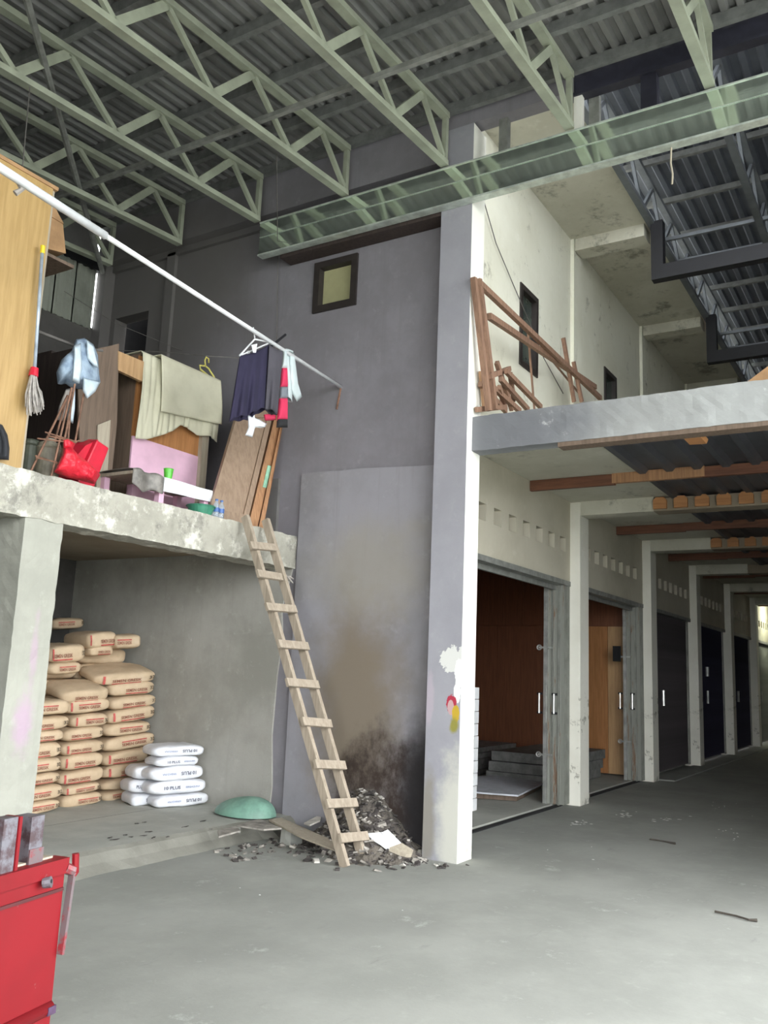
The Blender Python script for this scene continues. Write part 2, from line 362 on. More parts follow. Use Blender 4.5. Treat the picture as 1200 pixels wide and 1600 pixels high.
def copy_tree(o, parent=None):
    c = o.copy(); COL.objects.link(c); c.parent = parent
    for ch in list(o.children): copy_tree(ch, c)
    return c
def dup(o, loc, label=None, group=None, rotz=None):
    c = copy_tree(o); c.location = loc
    if rotz is not None: c.rotation_euler[2] = rotz
    if label: c['label'] = label
    if group: c['group'] = group
    return c
def copy_part(src, parent, loc): 
    c = src.copy(); COL.objects.link(c); c.parent = parent; c.location = loc; return c
def base(pts): 
    pts = [Vector(p) for p in pts]; return (sum(p.x for p in pts)/len(pts), sum(p.y for p in pts)/len(pts), min(p.z for p in pts))
def rough_box(x0, x1, y0, y1, z0, z1, step, amp, seed=0.):
    """box as a subdivided shell with worn, uneven faces"""
    bm = bmesh.new()
    nx, ny, nz = [max(1, int(round((b-a)/step))) for a, b in ((x0, x1), (y0, y1), (z0, z1))]
    grid = {}
    def V(i, j, k):
        if (i, j, k) not in grid:
            p = Vector((x0+(x1-x0)*i/nx, y0+(y1-y0)*j/ny, z0+(z1-z0)*k/nz))
            q = p+amp*noise.noise_vector(p*7+Vector((seed, 0, 0)))+amp*.8*noise.noise_vector(p*17+Vector((0, seed, 0)))
            grid[(i, j, k)] = bm.verts.new(q)
        return grid[(i, j, k)]
    for i in range(nx):
        for j in range(ny):
            for k in (0, nz): bm.faces.new([V(i, j, k), V(i+1, j, k), V(i+1, j+1, k), V(i, j+1, k)])
    for i in range(nx):
        for k in range(nz):
            for j in (0, ny): bm.faces.new([V(i, j, k), V(i+1, j, k), V(i+1, j, k+1), V(i, j, k+1)])
    for j in range(ny):
        for k in range(nz):
            for i in (0, nx): bm.faces.new([V(i, j, k), V(i, j+1, k), V(i, j+1, k+1), V(i, j, k+1)])
    mb = MB(); bm.verts.ensure_lookup_table(); bm.verts.index_update()
    mb.add([v.co.copy() for v in bm.verts], [tuple(v.index for v in f.verts) for f in bm.faces]); bm.free(); return mb
def puff(outline, thick, seed=0., rings=5, amp=.02, sub=6, normal=None):
    """padded, wrinkled solid inside a 3D outline (roughly planar)"""
    P = []; n0 = len(outline); out = [Vector(p) for p in outline]
    for i in range(n0):
        for k in range(sub): P.append(out[i].lerp(out[(i+1) % n0], k/sub))
    c = sum(P, Vector())/len(P); nv = Vector(normal) if normal else Vector((CAM.x-c.x, CAM.y-c.y, 0)).normalized()
    mb = MB(); n = len(P)
    def ring(t, sgn):
        r = []
        for p in P:
            q = c+(p-c)*t; b = (1-t**3)**.5 if t < 1 else 0
            wv = amp*(noise.noise(q*9+Vector((seed, 3, sgn)))+.6*noise.noise(q*21+Vector((seed, 7, sgn)))) if t < 1 else 0
            r.append(q+nv*sgn*(thick/2*b+wv*b))
        return r
    ts = [1-.999*k/rings for k in range(rings+1)]
    vs = ring(1, 1); idx = [list(range(n))]; fs = []
    for sgn in (1, -1):
        prev = idx[0]
        for t in ts[1:]:
            k = len(vs); vs += ring(t, sgn); cur = list(range(k, k+n))
            for i in range(n): fs.append((prev[i], prev[(i+1) % n], cur[(i+1) % n], cur[i]))
            prev = cur
        fs.append(tuple(prev))
    return mb.add(vs, fs)
def sheet(fn, nu, nv, th=.004):
    """thin closed cloth: fn(u,v)->point"""
    g = [[Vector(fn(i/nu, j/nv)) for i in range(nu+1)] for j in range(nv+1)]
    mb = MB(); vs = []
    for sgn in (1, -1):
        for j in range(nv+1):
            for i in range(nu+1):
                a = g[j][min(i+1, nu)]-g[j][max(i-1, 0)]; b = g[min(j+1, nv)][i]-g[max(j-1, 0)][i]
                nn = a.cross(b); nn = nn.normalized() if nn.length > 1e-9 else Vector((0, 1, 0))
                vs.append(g[j][i]+nn*th/2*sgn)
    W = nu+1; K = W*(nv+1); fs = []
    for j in range(nv):
        for i in range(nu):
            q = (j*W+i, j*W+i+1, (j+1)*W+i+1, (j+1)*W+i); fs += [q, tuple(K+x for x in q[::-1])]
    for i in range(nu): fs += [(i, K+i, K+i+1, i+1), (nv*W+i, nv*W+i+1, K+nv*W+i+1, K+nv*W+i)]
    for j in range(nv): fs += [(j*W, (j+1)*W, K+(j+1)*W, K+j*W), (j*W+nu, K+j*W+nu, K+(j+1)*W+nu, (j+1)*W+nu)]
    return mb.add(vs, fs)
def corrugated(u0, u1, pitch, h, along, flat=.42):
    """trapezoid rib profile: list of (u, height)"""
    out = []; u = u0
    while u < u1-1e-6:
        for k, hh in ((0, 0), (flat, 0), (flat+.14, h), (.86, h)):
            if u+k*pitch <= u1: out.append((u+k*pitch, hh))
        u += pitch
    out.append((u1, 0)); return out
ORD = ['first', 'second', 'third', 'fourth', 'fifth', 'sixth', 'seventh', 'eighth', 'ninth', 'tenth', 'eleventh', 'twelfth', 'thirteenth', 'fourteenth', 'fifteenth', 'sixteenth', 'seventeenth', 'eighteenth', 'nineteenth', 'twentieth', 'twenty-first', 'twenty-second']

# ================================================================== the setting
WX = 7.31                      # plane of the grey end wall
FY = 4.0                       # plane of the shop fronts
BY = 9.02                      # plane of the back wall on the left
CX = [11.25, 14.82, 18.3, 21.9, 25.5, 29.1]      # shop front columns
struct('floor', MB().box(-60, 90, -80, 60, -.2, 0), 'floor', 'worn grey concrete yard floor')
# raised platform below the mezzanine, cast in pieces with an open joint
pf = tag(bpy.data.objects.new('floor_platform', None), 'low concrete platform below the mezzanine', None, None, 'structure'); COL.objects.link(pf)
j0 = PZ(75, 1290, .15); j1 = PZ(252, 1262, .15); dj = (j1-j0); sl = dj.y/dj.x
def jy(x): return j0.y+(x-j0.x)*sl
fe = [(-6, 5.50), (3.2, 5.50)]+[(3.2+.12*k, 5.55+.035*noise.noise(Vector((k*.5, 2.2, 0)))+.02*noise.noise(Vector((k*1.7, 8.2, 0)))-(.10 if k > 30 else 0)) for k in range(1, 34)]+[(7.31, 5.42)]
n = len(fe); bk_ = [(-6, jy(-6)-.006), (7.31, jy(7.31)-.006)]
nz_ = lambda x, s_: noise.noise(Vector((x*5, s_, 0)))
vs = [(x, y+.03, .15) for x, y in fe]+[(x, y-.01+.012*nz_(x, 1), .125+.012*nz_(x, 2)) for x, y in fe]+[(x, y-.06+.02*nz_(x, 3), .06) for x, y in fe]+[(x, y-.15+.03*nz_(x, 4), -.01) for x, y in fe]
m = MB().add(vs, [(k*n+i, k*n+i+1, (k+1)*n+i+1, (k+1)*n+i) for k in range(3) for i in range(n-1)])
m.build('worn_kerb', 'platform_edge', pf)
m = MB()
m.add([(x, y+.03, .15) for x, y in fe]+[(7.31, bk_[1][1], .15), (-6, bk_[0][1], .15)], [tuple(range(n+2))])
m.build('slab_piece', 'platform', pf)
MB().prism([(-6, jy(-6)-.006, .02), (7.31, jy(7.31)-.006, .02), (7.31, jy(7.31)+.006, .02), (-6, jy(-6)+.006, .02)], (0, 0, .129)).build('joint_shade_strip', 'void_black', pf)  # black strip stands in for the shade inside the open joint
m = MB()
for px_, py_ in ((172, 1309), (196, 1305), (205, 1308), (225, 1306), (233, 1300), (262, 1308), (240, 1309), (214, 1287), (226, 1285), (290, 1292), (318, 1283), (330, 1296), (180, 1312)):
    q = PZ(px_, py_, .152); r1, r2 = random.uniform(.02, .07), random.uniform(.008, .02); t_ = random.uniform(-.5, .5)
    m.add([(q.x+r1*cos(a)*cos(t_)-r2*sin(a)*sin(t_), q.y+r1*cos(a)*sin(t_)+r2*sin(a)*cos(t_), .1525+(.004 if i % 2 else 0)) for i, a in enumerate([j*pi/4 for j in range(8)])], [tuple(range(8))])
tag(m.build('flaked_skin', 'shard_dark', pf), kind='stuff')
MB().prism([(-6, jy(-6)+.006, 0), (7.31, jy(7.31)+.006, 0), (7.31, 9.02, 0), (-6, 9.02, 0)], (0, 0, .148)).build('slab_piece', 'platform', pf)
# grey end wall: upper coat, proud lower coat, raw plaster under the mezzanine
we = bpy.data.objects.new('wall_end', None); COL.objects.link(we); tag(we, 'tall grey painted end wall of the shop block', None, None, 'structure')
mb = MB()   # upper coat with window and doorway holes
w_y0, w_y1, w_z0, w_z1 = 4.98, 5.55, 5.44, 6.03
d_y0, d_y1, d_z1 = 8.16, 8.78, 5.98
def wall_x(mb, ys, zs, holes, x0, x1):
    for a, b in zip(ys, ys[1:]):
        for c, d in zip(zs, zs[1:]):
            if not any(a >= h[0]-1e-6 and b <= h[1]+1e-6 and c >= h[2]-1e-6 and d <= h[3]+1e-6 for h in holes): mb.box(x0, x1, a, b, c, d)
wall_x(mb, [3.7, w_y0, w_y1, d_y0, d_y1, BY+.2], [2.96, w_z0, w_z1, 7.3], [(w_y0, w_y1, w_z0, w_z1), (d_y0, d_y1, 2.96, w_z1)], WX, WX+.2)
mb.box(WX, WX+.2, d_y0, d_y1, d_z1, w_z1); mb.box(WX, WX+.2, 3.7, BY+.2, 0, 2.96)
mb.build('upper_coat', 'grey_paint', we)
cr = [(5.56, 0.), (5.56, 3.625), (5.3, 3.63), (5.05, 3.618), (4.8, 3.622), (4.6, 3.61), (4.4, 3.60), (4.1, 3.585), (3.84, 3.575), (3.84, 0.)]
MB().prism([(WX-.03, y, z) for y, z in cr], (.04, 0, 0)).build('lower_coat', 'grey_paint_low', we)
rp = [(5.58, 2.9), (5.62, 2.6), (5.73, 2.2), (5.70, 1.9), (5.74, 1.5), (5.76, .9), (5.72, .4), (5.75, .0), (BY, 0), (BY, 2.9)]
MB().prism([(WX-.022, y, z) for y, z in rp], (.03, 0, 0)).build('raw_plaster_coat', 'raw_plaster', we)
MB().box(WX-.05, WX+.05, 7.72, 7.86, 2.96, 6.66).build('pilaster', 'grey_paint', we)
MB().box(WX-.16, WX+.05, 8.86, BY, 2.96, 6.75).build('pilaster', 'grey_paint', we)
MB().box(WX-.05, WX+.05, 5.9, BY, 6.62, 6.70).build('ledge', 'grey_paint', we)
MB().box(WX-.04, WX+.05, 5.86, 6.05, 2.96, 3.6).build('recess_panel', 'dark_plaster', we)
MB().box(WX+.25, WX+.3, 8.0, 8.9, 2.9, 6.1).build('doorway_dark_board', 'void_black', we)
struct('wall_back', MB().box(-6, WX, BY, BY+.2, 0, 5.84).box(-6, 6.2, BY, BY+.2, 5.84, 6.75), 'back_plaster', 'dark plastered back wall behind the mezzanine')
bs = bpy.data.objects.new('wall_back_sheeting', None); COL.objects.link(bs); tag(bs, 'ribbed metal sheeting above the back wall with a bright slit', None, None, 'structure')
for i in range(3):
    u0, u1 = 6.2+.3*i, 6.2+.3*(i+1)+.02
    u1 = min(u1, 7.115); pr = corrugated(u0, u1, .098, .02, 0)
    m = MB(); n = len(pr)
    m.add([(u, BY-.02-h, 5.8) for u, h in pr]+[(u, BY-.02-h, 6.66) for u, h in pr]+[(u, BY-.012-h, 5.8) for u, h in pr]+[(u, BY-.012-h, 6.66) for u, h in pr],
          [(k, k+1, n+k+1, n+k) for k in range(n-1)]+[(2*n+k, 3*n+k, 3*n+k+1, 2*n+k+1) for k in range(n-1)])
    m.build('wall_sheet', 'wall_sheet', bs)
MB().box(-6, WX-.16, BY-.08, BY+.1, 6.60, 6.75).build('top_rail', 'steel_black', bs)
MB().box(-6, 7.1, BY-.01, BY+.1, 6.75, 7.4).build('upper_board', 'dark_plaster', bs)
# mezzanine slab with its front edge beam, raw concrete
mz = bpy.data.objects.new('floor_mezzanine', None); COL.objects.link(mz); tag(mz, 'raw concrete mezzanine slab with a chipped edge', None, None, 'structure')
rough_box(-1.5, WX, 5.59, 5.9, 2.61, 2.955, .045, .009).build('edge_beam', 'raw_concrete', mz, smooth=False)
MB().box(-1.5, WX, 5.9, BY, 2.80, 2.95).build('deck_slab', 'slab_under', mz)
MB().box(4.03, 4.36, 5.9, BY, 2.55, 2.80).build('cross_beam', 'slab_under', mz)
struct('wall_under_blocker', MB().box(3.3, 3.5, 6.1, BY, .15, 2.8), 'back_plaster', 'dark partition wall added under the mezzanine to block light')  # added to stop light from behind the camera reaching under the slab
pl = thing('concrete_pillar', 'square raw concrete pillar with a smear of pink spray paint', 'pillar', (4.2, 5.75, 0))
rough_box(4.03, 4.365, 5.60, 5.92, 0, 2.62, .06, .007, 3.).build('shaft', 'pillar', pl)
# corner column: grey towards the yard, white towards the shop fronts
cc = thing('corner_column', 'tall corner column, grey front and white side, with peeled paint', 'column', (7.23, 3.69, 0))
mb = MB().box(7.09, 7.375, 3.52, 3.86, 0, 7.0, 0)
mb.mi = [0, 0, 1, 1, 0, 0]
mb.build('shaft', ['column_grey', 'column_white'], cc, bevel=0.)
# shop front: fascia with square vent holes, one object per bay
wf = bpy.data.objects.new('wall_front', None); COL.objects.link(wf); tag(wf, 'cream shop front wall with square vent blocks over the doors', None, None, 'structure')
def roster(x0, x1, z0, z1, y):
    m = MB(); cx, cz = (x0+x1)/2, (z0+z1)/2; w2 = (x1-x0)/2; t = .016
    for a, b in (((x0, z0), (x1, z1)), ((x0, z1), (x1, z0))): m.bar((a[0], y, a[1]), (b[0], y, b[1]), .014, .02, (0, 1, 0))
    m.tube([(cx+.065*cos(k*pi/6), y, cz+.065*sin(k*pi/6)) for k in range(13)], .008, 5, False)
    return m
bays = [(7.33, 11.25)]+[(a+.35, b) for a, b in zip(CX, CX[1:])]
proto_v = None
for bi, (a, b) in enumerate(bays):
    if bi == 0: hx = [8.36+.417*k for k in range(7)]; hx = [7.53, 7.94]+hx
    else: hx = [a+.28+.395*k for k in range(7)]
    hx = [x for x in hx if x+.22 < b]; hw = .215; z0, z1 = 3.24, 3.43
    m = MB(); cur = a
    m.box(a, b, FY, FY+.15, 2.86, z0); m.box(a, b, FY, FY+.15, z1, 4.0)
    for x in hx: m.box(cur, x, FY, FY+.15, z0, z1); cur = x+hw
    m.box(cur, b, FY, FY+.15, z0, z1)
    m.build('fascia_panel', 'cream_wall', wf)
    MB().box(a, b, FY+.15, FY+.17, 3.1, 3.6).build('vent_shade_sheet', 'void_black', wf)  # black sheet standing in for the darkness behind the vent holes
    for x in hx:
        if proto_v is None: proto_v = roster(-hw/2, hw/2, -.095, .095, 0).build('vent_block', 'cream_wall', wf, local=True); proto_v.location = (x+hw/2, FY+.115, 3.335)
        else: copy_part(proto_v, wf, (x+hw/2, FY+.115, 3.335))
# door heads (metal rail) per bay
for bi, (a, b) in enumerate(bays):
    t = tag(MB().box(a if bi else 7.375, b, FY-.01, FY+.12, 2.80, 2.865).box(a if bi else 7.375, b, FY+.12, FY+.16, 2.74, 2.865).build(f'trim_{bi+1}', 'post_grey'), 'metal door head rail over a shop opening', None, None, 'structure')
for k, x in enumerate(CX):
    t = thing('shop_column', f'slim cream column between shop doors, {ORD[k]} after the corner column', 'column', (x+.17, 3.95, 0), group='shop front columns')
    MB().box(x, x+.35, 3.86, 4.18, 0, 3.94).build('shaft', 'column_cream', t, bevel=.008)
# upper white wall with windows
wu = bpy.data.objects.new('wall_upper', None); COL.objects.link(wu); tag(wu, 'stained white upper storey wall above the gallery', None, None, 'structure')
wins = [(9.42, 10.0), (12.76, 13.38), (16.4, 17.0)]
xs = [7.33]+[v for w_ in wins for v in w_]+[31]
m = MB(); zb, zt = 5.32, 6.38
m.box(7.33, 31, FY, FY+.2, 4.0, zb); m.box(7.33, 31, FY, FY+.2, zt, 7.9)
for a, b in zip(xs[0::2], xs[1::2]): m.box(a, b, FY, FY+.2, zb, zt)
m.build('wall_face', 'white_wall', wu)
for x in CX: MB().box(x, x+.35, FY-.05, FY+.02, 4.0, 7.8).build('pilaster', 'white_wall', wu)
for k, (a, b) in enumerate(wins):
    t = bpy.data.objects.new(f'window_{k+2}', None); COL.objects.link(t); t.location = (a, FY, zb); tag(t, 'tall narrow window with a black frame in the white upper wall', None, None, 'structure')
    e = .07
    MB().box(a, a+e, FY-.02, FY+.12, zb, zt).box(b-e, b, FY-.02, FY+.12, zb, zt).box(a+e, b-e, FY-.02, FY+.12, zb, zb+e).box(a+e, b-e, FY-.02, FY+.12, zt-e, zt).build('window_frame', 'black_frame', t); wfr = t.children[-1]
    MB().box(a+e, b-e, FY+.05, FY+.06, zb+e, zt-e).build('pane', 'pane_dark', wfr)
# window in the grey end wall
t = bpy.data.objects.new('window_1', None); COL.objects.link(t); t.location = (WX, 5.265, w_z0); tag(t, 'small square window with black frame and yellowish pane in the grey wall', None, None, 'structure')
e = .075
MB().box(WX-.03, WX+.14, w_y0, w_y0+e, w_z0, w_z1).box(WX-.03, WX+.14, w_y1-e, w_y1, w_z0, w_z1).box(WX-.03, WX+.14, w_y0+e, w_y1-e, w_z0, w_z0+e).box(WX-.03, WX+.14, w_y0+e, w_y1-e, w_z1-e, w_z1).build('window_frame', 'black_frame', t); wfr = t.children[-1]
MB().box(WX+.06, WX+.07, w_y0+e, w_y1-e, w_z0+e, w_z1-e).build('pane', 'pane_yellow', wfr)
# gallery slab
ga = bpy.data.objects.new('floor_gallery', None); COL.objects.link(ga); tag(ga, 'concrete gallery slab in front of the upper storey', None, None, 'structure')
rough_box(7.2, 7.38, -1, 3.55, 3.655, 3.99, .06, .006, 9.).build('edge_beam', 'gallery_edge', ga)
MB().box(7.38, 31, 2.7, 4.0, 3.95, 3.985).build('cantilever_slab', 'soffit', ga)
MB().box(7.38, 31, -1, 2.7, 3.97, 3.985).build('deck_topping', 'raw_concrete', ga)
for x in CX: 
    MB().box(x+.015, x+.315, 2.89, 3.995, 3.76, 3.95).build('cross_beam', 'soffit', ga)
    MB().box(x+.025, x+.30, -1.0, 2.89, 3.76, 3.93).build('cross_beam', 'slab_under', ga)
MB().box(7.21, 7.36, -1, 2.68, 3.615, 3.655).build('edge_board', 'ply_brown', ga)
pr = corrugated(0, .9, .30, .05, 0, .5); n = len(pr); m = MB()
m.add([(7.38, u, -h) for u, h in pr]+[(31, u, -h) for u, h in pr], [(k, k+1, n+k+1, n+k) for k in range(n-1)])
dk = None
for i in range(4):
    y = 2.7-.9*(i+1)
    if dk is None: dk = m.build('deck_sheet', 'deck_sheet', ga, local=True); dk.location = (0, y, 3.965)
    else: copy_part(dk, ga, (0, y, 3.965))
# rounded tan tile blocks seated on the cross beams
for k, x in enumerate(CX[:2]):
    for i in range(8 if k == 0 else 5):
        y = 2.80-.26*i; z0 = 3.785
        o = [(x-.02, y-.085, z0), (x-.02, y+.085, z0), (x-.02, y+.085, z0+.11), (x-.02, y+.05, z0+.15), (x-.02, y-.05, z0+.15), (x-.02, y-.085, z0+.11)]
        MB().prism(o, (.05, 0, 0)).build('end_tile', 'beam_tan', ga)
# timber joists below the gallery
for k, x in enumerate([9.82, 13.35, 16.6, 19.6, 23.2, 26.9]):
    t = thing('timber_joist', f'dark red timber joist under the gallery, {ORD[k]} from the yard', 'joist', (x, 2, 3.8), group='gallery joists')
    m = MB(); m.box(x-.03, x+.03, 2.95, 3.99, 3.82, 3.945); m.build('joist_length', 'beam_wood', t)
    MB().box(x-.035, x+.03, 1.95, 2.98, 3.835, 3.955).build('joist_length', 'frame_wood' if k == 0 else 'beam_wood', t)
    MB().box(x-.03, x+.03, .95, 1.98, 3.83, 3.945).build('joist_length', 'beam_wood', t)
    MB().box(x-.03, x+.03, -1, .97, 3.83, 3.945).build('joist_length', 'beam_wood', t)
tag(MB().prism([PX(1062, 676, 7.4), PX(1095, 673, 7.4), PX(1092, 680, 7.4), PX(1065, 682, 7.4)], (.3, 0, 0)).build('wood_block', 'beam_tan'), 'pale wooden block sticking out under the gallery edge beam', 'block')
# upper soffit
so = bpy.data.objects.new('ceiling_soffit', None); COL.objects.link(so); tag(so, 'stained overhanging white roof slab above the upper wall', None, None, 'structure')
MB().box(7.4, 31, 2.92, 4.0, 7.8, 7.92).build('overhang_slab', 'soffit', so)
for x in CX: MB().box(x+.02, x+.32, 2.96, 3.94, 7.62, 7.80).build('cross_beam', 'soffit', so)
# street end wall, and unseen walls added to cut the light
struct('wall_right_blocker', MB().box(7.7, 31.5, -1.2, -1.0, 0, 8.5), 'dark_plaster', 'unseen wall added to darken the covered street')  # unseen, added close in so less light enters the street
struct('wall_street_end', MB().box(31.3, 31.5, -1, 4.15, 0, 7.9).box(31.3, 31.5, 4.15, 6, 0, 7.9), 'brick', 'orange brick wall at the far end of the covered street')
struct('wall_rear_blocker', MB().box(-5.2, -5.0, 2.0, 9.2, 0, 6.2), 'dark_plaster', 'unseen wall added behind the viewer to cut light')  # unseen, added to darken the upper left of the view
# shop rooms
sh = bpy.data.objects.new('wall_shops', None); COL.objects.link(sh); tag(sh, 'plywood partitions inside the open shops', None, None, 'structure')
MB().box(7.33, 31, 8.3, 8.4, 0, 3.9).build('rear_board', 'ply_red', sh)
MB().box(7.33, 31, 4.17, 8.3, 3.62, 3.7).build('shop_ceiling', 'ply_red', sh)
for x, mt in ((15.0, 'ply_orange'), (18.5, 'ply_red')):
    for i in range(4): 
        MB().box(x, x+.02, (4.2, 4.66, 5.70, 6.72)[i], (4.655, 5.695, 6.715, 8.28)[i], .05, 2.5).build('plywood_panel', (['ply_tan', 'ply_orange', 'ply_red', 'ply_red'][i] if mt == 'ply_orange' else mt), sh)
        MB().box(x, x+.02, 4.2+1.02*i, 5.215+1.02*i, 2.505, 3.6).build('plywood_panel', 'ply_red', sh)
struct('trim_track', MB().box(7.4, 14.8, 4.05, 4.12, 0, .012), 'void_black', 'dark shutter track let into the floor')
struct('floor_shops', MB().box(7.52, 31, 4.16, 8.3, 0, .02), 'platform', 'dusty concrete floor inside the shops')
for a in CX[1:]: pass
tag(MB().box(15.2, 31, 3.62, 4.0, 0, .02).build('trim_threshold', 'floor'), 'raised concrete sill along the closed shop doors', None, None, 'structure')
# ------------------------------------------------------------------ main roof
SL = .075
def rz(x, z0): return z0+(x-7.0)*SL
cm = bpy.data.objects.new('ceiling', None); COL.objects.link(cm); tag(cm, 'ribbed metal roof over the yard on grey green trusses', None, None, 'structure')
XB = -8.0
pr = corrugated(0, 1.08, .135, .042, 0, .36); n = len(pr); m = MB()
m.add([(XB, u, -h) for u, h in pr]+[(7.12, u, -h+(7.12-XB)*SL) for u, h in pr]+[(XB, u, -h+.004) for u, h in pr]+[(7.12, u, -h+.004+(7.12-XB)*SL) for u, h in pr],
      [(k, k+1, n+k+1, n+k) for k in range(n-1)]+[(2*n+k, 3*n+k, 3*n+k+1, 2*n+k+1) for k in range(n-1)])
rs = None
YR0 = -5.0
for i in range(14):
    y = YR0+1.075*i
    if y > 9.0: break
    if rs is None: rs = m.build('roof_sheet', 'roof_sheet', cm, local=True); rs.location = (0, y, rz(XB, 7.285))
    else: copy_part(rs, cm, (0, y, rz(XB, 7.285)))
TY = [8.6, 7.39, 6.18, 4.98, 3.79, 2.5, 1.27, .03, -1.2]
TL = ['farthest left roof truss, mostly hidden in the dark corner', 'roof truss ending left of the gutter, above the white pipe', 'roof truss meeting the left end of the mirror-like gutter', 'roof truss reaching the gutter above the small window', 'roof truss reaching the gutter just left of the corner column', 'roof truss meeting the gutter beside the black steel posts', 'rightmost roof truss in view, crossing in front of the navy beam', 'roof truss over the yard just right of the view', 'last roof truss at the open edge of the yard roof']
tr = thing('roof_truss', 'pale grey green steel '+TL[0], 'truss', (0, 0, 0), group='yard roof trusses')
def chord(z0, w_, h_): return MB().bar((XB, 0, rz(XB, z0)), (7.0, 0, rz(7.0, z0)), w_, h_)
chord(6.575, .085, .055).build('bottom_chord', 'truss_paint', tr, local=True)
chord(7.10, .085, .06).build('top_chord', 'truss_paint', tr, local=True)
MB().bar((6.99, 0, 6.58), (6.99, 0, 7.12), .05, .05).build('end_post', 'truss_paint', tr, local=True)
bx_ = [7.0]+[6.03-1.08*k for k in range(10)]; tx_ = [6.51-1.08*k for k in range(10)]
for k in range(10):
    for a, b in ((bx_[k], tx_[k]), (bx_[k+1], tx_[k])):
        if b < XB+.2 or a < XB+.2: continue
        wd = .05 if a > b else .08
        MB().bar((a, 0, rz(a, 6.60)), (b, 0, rz(b, 7.08)), wd, .04, (0, 1, 0)).build('web_bar', 'truss_paint', tr, local=True)
tr.location = (0, TY[0], 0)
for y, l in zip(TY[1:], TL[1:]): dup(tr, (0, y, 0), 'pale grey green steel '+l)
PUX = [7.05, 6.42, 5.73, 5.05, 4.28, 3.5, 2.7, 1.9, 1.1, .3, -.5, -1.3, -2.1]
PL = [f'dark purlin under the roof sheets, {ORD[k]} back from the gutter' for k in range(len(PUX))]
for x, l in zip(PUX, PL):
    tag(MB().box(x-.03, x+.03, YR0, 9.0, rz(x, 7.14), rz(x, 7.25)).build('roof_purlin', 'purlin'), l, 'purlin', 'yard roof purlins')
tag(MB().bar((5.6, -1.2, 6.60), (5.6, 8.6, 6.60), .045, .045).build('bracing_tube', 'post_grey'), 'long pale steel tube crossing the roof trusses', 'tube')
p0 = PZ(42, 0, 6.62); p1 = PX(160, 425, 7.05)
dv = (p0-p1); tag(MB().tube([p1, p0+dv*.35], .032, 8).build('diagonal_brace', 'post_grey'), 'long slanting grey pipe rising from the dark back corner', 'pipe')
# edge beams and gutter
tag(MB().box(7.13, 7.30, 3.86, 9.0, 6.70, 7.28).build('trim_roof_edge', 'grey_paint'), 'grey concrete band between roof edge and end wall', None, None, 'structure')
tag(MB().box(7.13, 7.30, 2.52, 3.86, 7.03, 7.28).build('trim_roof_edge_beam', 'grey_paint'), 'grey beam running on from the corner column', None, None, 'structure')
nb = thing('navy_beam', 'dark navy steel beam along the roof edge with hanging posts', 'beam', (7.2, 0, 6.9))
MB().box(7.16, 7.19, -4, 2.51, 7.0, 7.27).box(7.12, 7.23, -4, 2.51, 6.97, 7.0).box(7.12, 7.23, -4, 2.51, 7.27, 7.29).build('beam_web', 'steel_navy', nb)
for y in (1.82, .70, -.6): MB().box(7.15, 7.25, y-.07, y+.07, 6.4, 6.98).build('hanger_post', 'steel_navy', nb)
tag(MB().box(7.14, 7.2, 2.43, 2.51, 6.5, 7.0).build('white_post', 'column_white'), 'short white post between gutter and navy beam', 'post')
tag(MB().box(7.2, 7.28, 3.21, 3.30, 6.5, 7.15).build('channel_post', 'post_grey'), 'grey steel channel post behind the gutter beside the corner column', 'post')
tag(MB().box(7.24, 7.3, 2.30, 2.40, 6.5, 7.0).build('channel_post', 'post_grey'), 'grey steel channel post behind the gutter next to the white post', 'post')
gu = thing('roof_gutter', 'shiny mirror-like metal gutter hung across the corner column', 'gutter', (7.03, 2, 6.12))
ya, yb = -4, 6.14
MB().add([(7.0, ya, 6.52), (7.0, yb, 6.52), (7.012, yb, 6.35), (7.012, ya, 6.35), (7.008, ya, 6.52), (7.008, yb, 6.52), (7.02, yb, 6.35), (7.02, ya, 6.35)], [(0, 1, 2, 3), (7, 6, 5, 4), (0, 4, 5, 1), (3, 2, 6, 7)]).build('upper_face', 'gutter', gu)
MB().add([(7.010, ya, 6.35), (7.010, yb, 6.35), (7.0, yb, 6.14), (7.0, ya, 6.14), (7.018, ya, 6.35), (7.018, yb, 6.35), (7.008, yb, 6.14), (7.008, ya, 6.14)], [(0, 1, 2, 3), (7, 6, 5, 4), (0, 4, 5, 1), (3, 2, 6, 7)]).build('lower_face', 'gutter', gu)
MB().box(6.99, 7.02, ya, yb, 6.518, 6.532).build('top_lip', 'gutter_lip', gu)
MB().box(6.99, 7.085, ya, yb, 6.122, 6.14).build('bottom_lip', 'gutter_lip', gu)
MB().box(7.001, 7.006, ya, yb, 6.347, 6.353).build('crease', 'gutter_lip', gu)
MB().box(7.10, 7.30, 3.87, 5.9, 6.09, 6.13).build('gutter_shadow_strip', 'ply_black', gu)  # black strip drawn as the shadow line below the gutter
# ------------------------------------------------------------------ street roof, trusses and black frames
cs = bpy.data.objects.new('ceiling_street', None); COL.objects.link(cs); tag(cs, 'bluish ribbed metal roof over the covered street', None, None, 'structure')
pr = corrugated(0, 1.0, .20, .034, 0, .4); n = len(pr); m = MB()
m.add([(7.3, u, -h) for u, h in pr]+[(31.4, u, -h) for u, h in pr], [(k, k+1, n+k+1, n+k) for k in range(n-1)])
r2 = None
for i in range(5):
    y = 3.0-1.0*i
    if r2 is None: r2 = m.build('roof_sheet', 'roof_sheet_blue', cs, local=True); r2.location = (0, y, 8.50)
    else: copy_part(r2, cs, (0, y, 8.50))
for k in range(22):
    x = 7.6+1.08*k
    tag(MB().box(x-.03, x+.03, -1, 4.0, 8.38, 8.46).build('street_purlin', 'purlin'), f'dark purlin of the bluish street roof, {ORD[k]} from the gutter', 'purlin', 'street roof purlins')
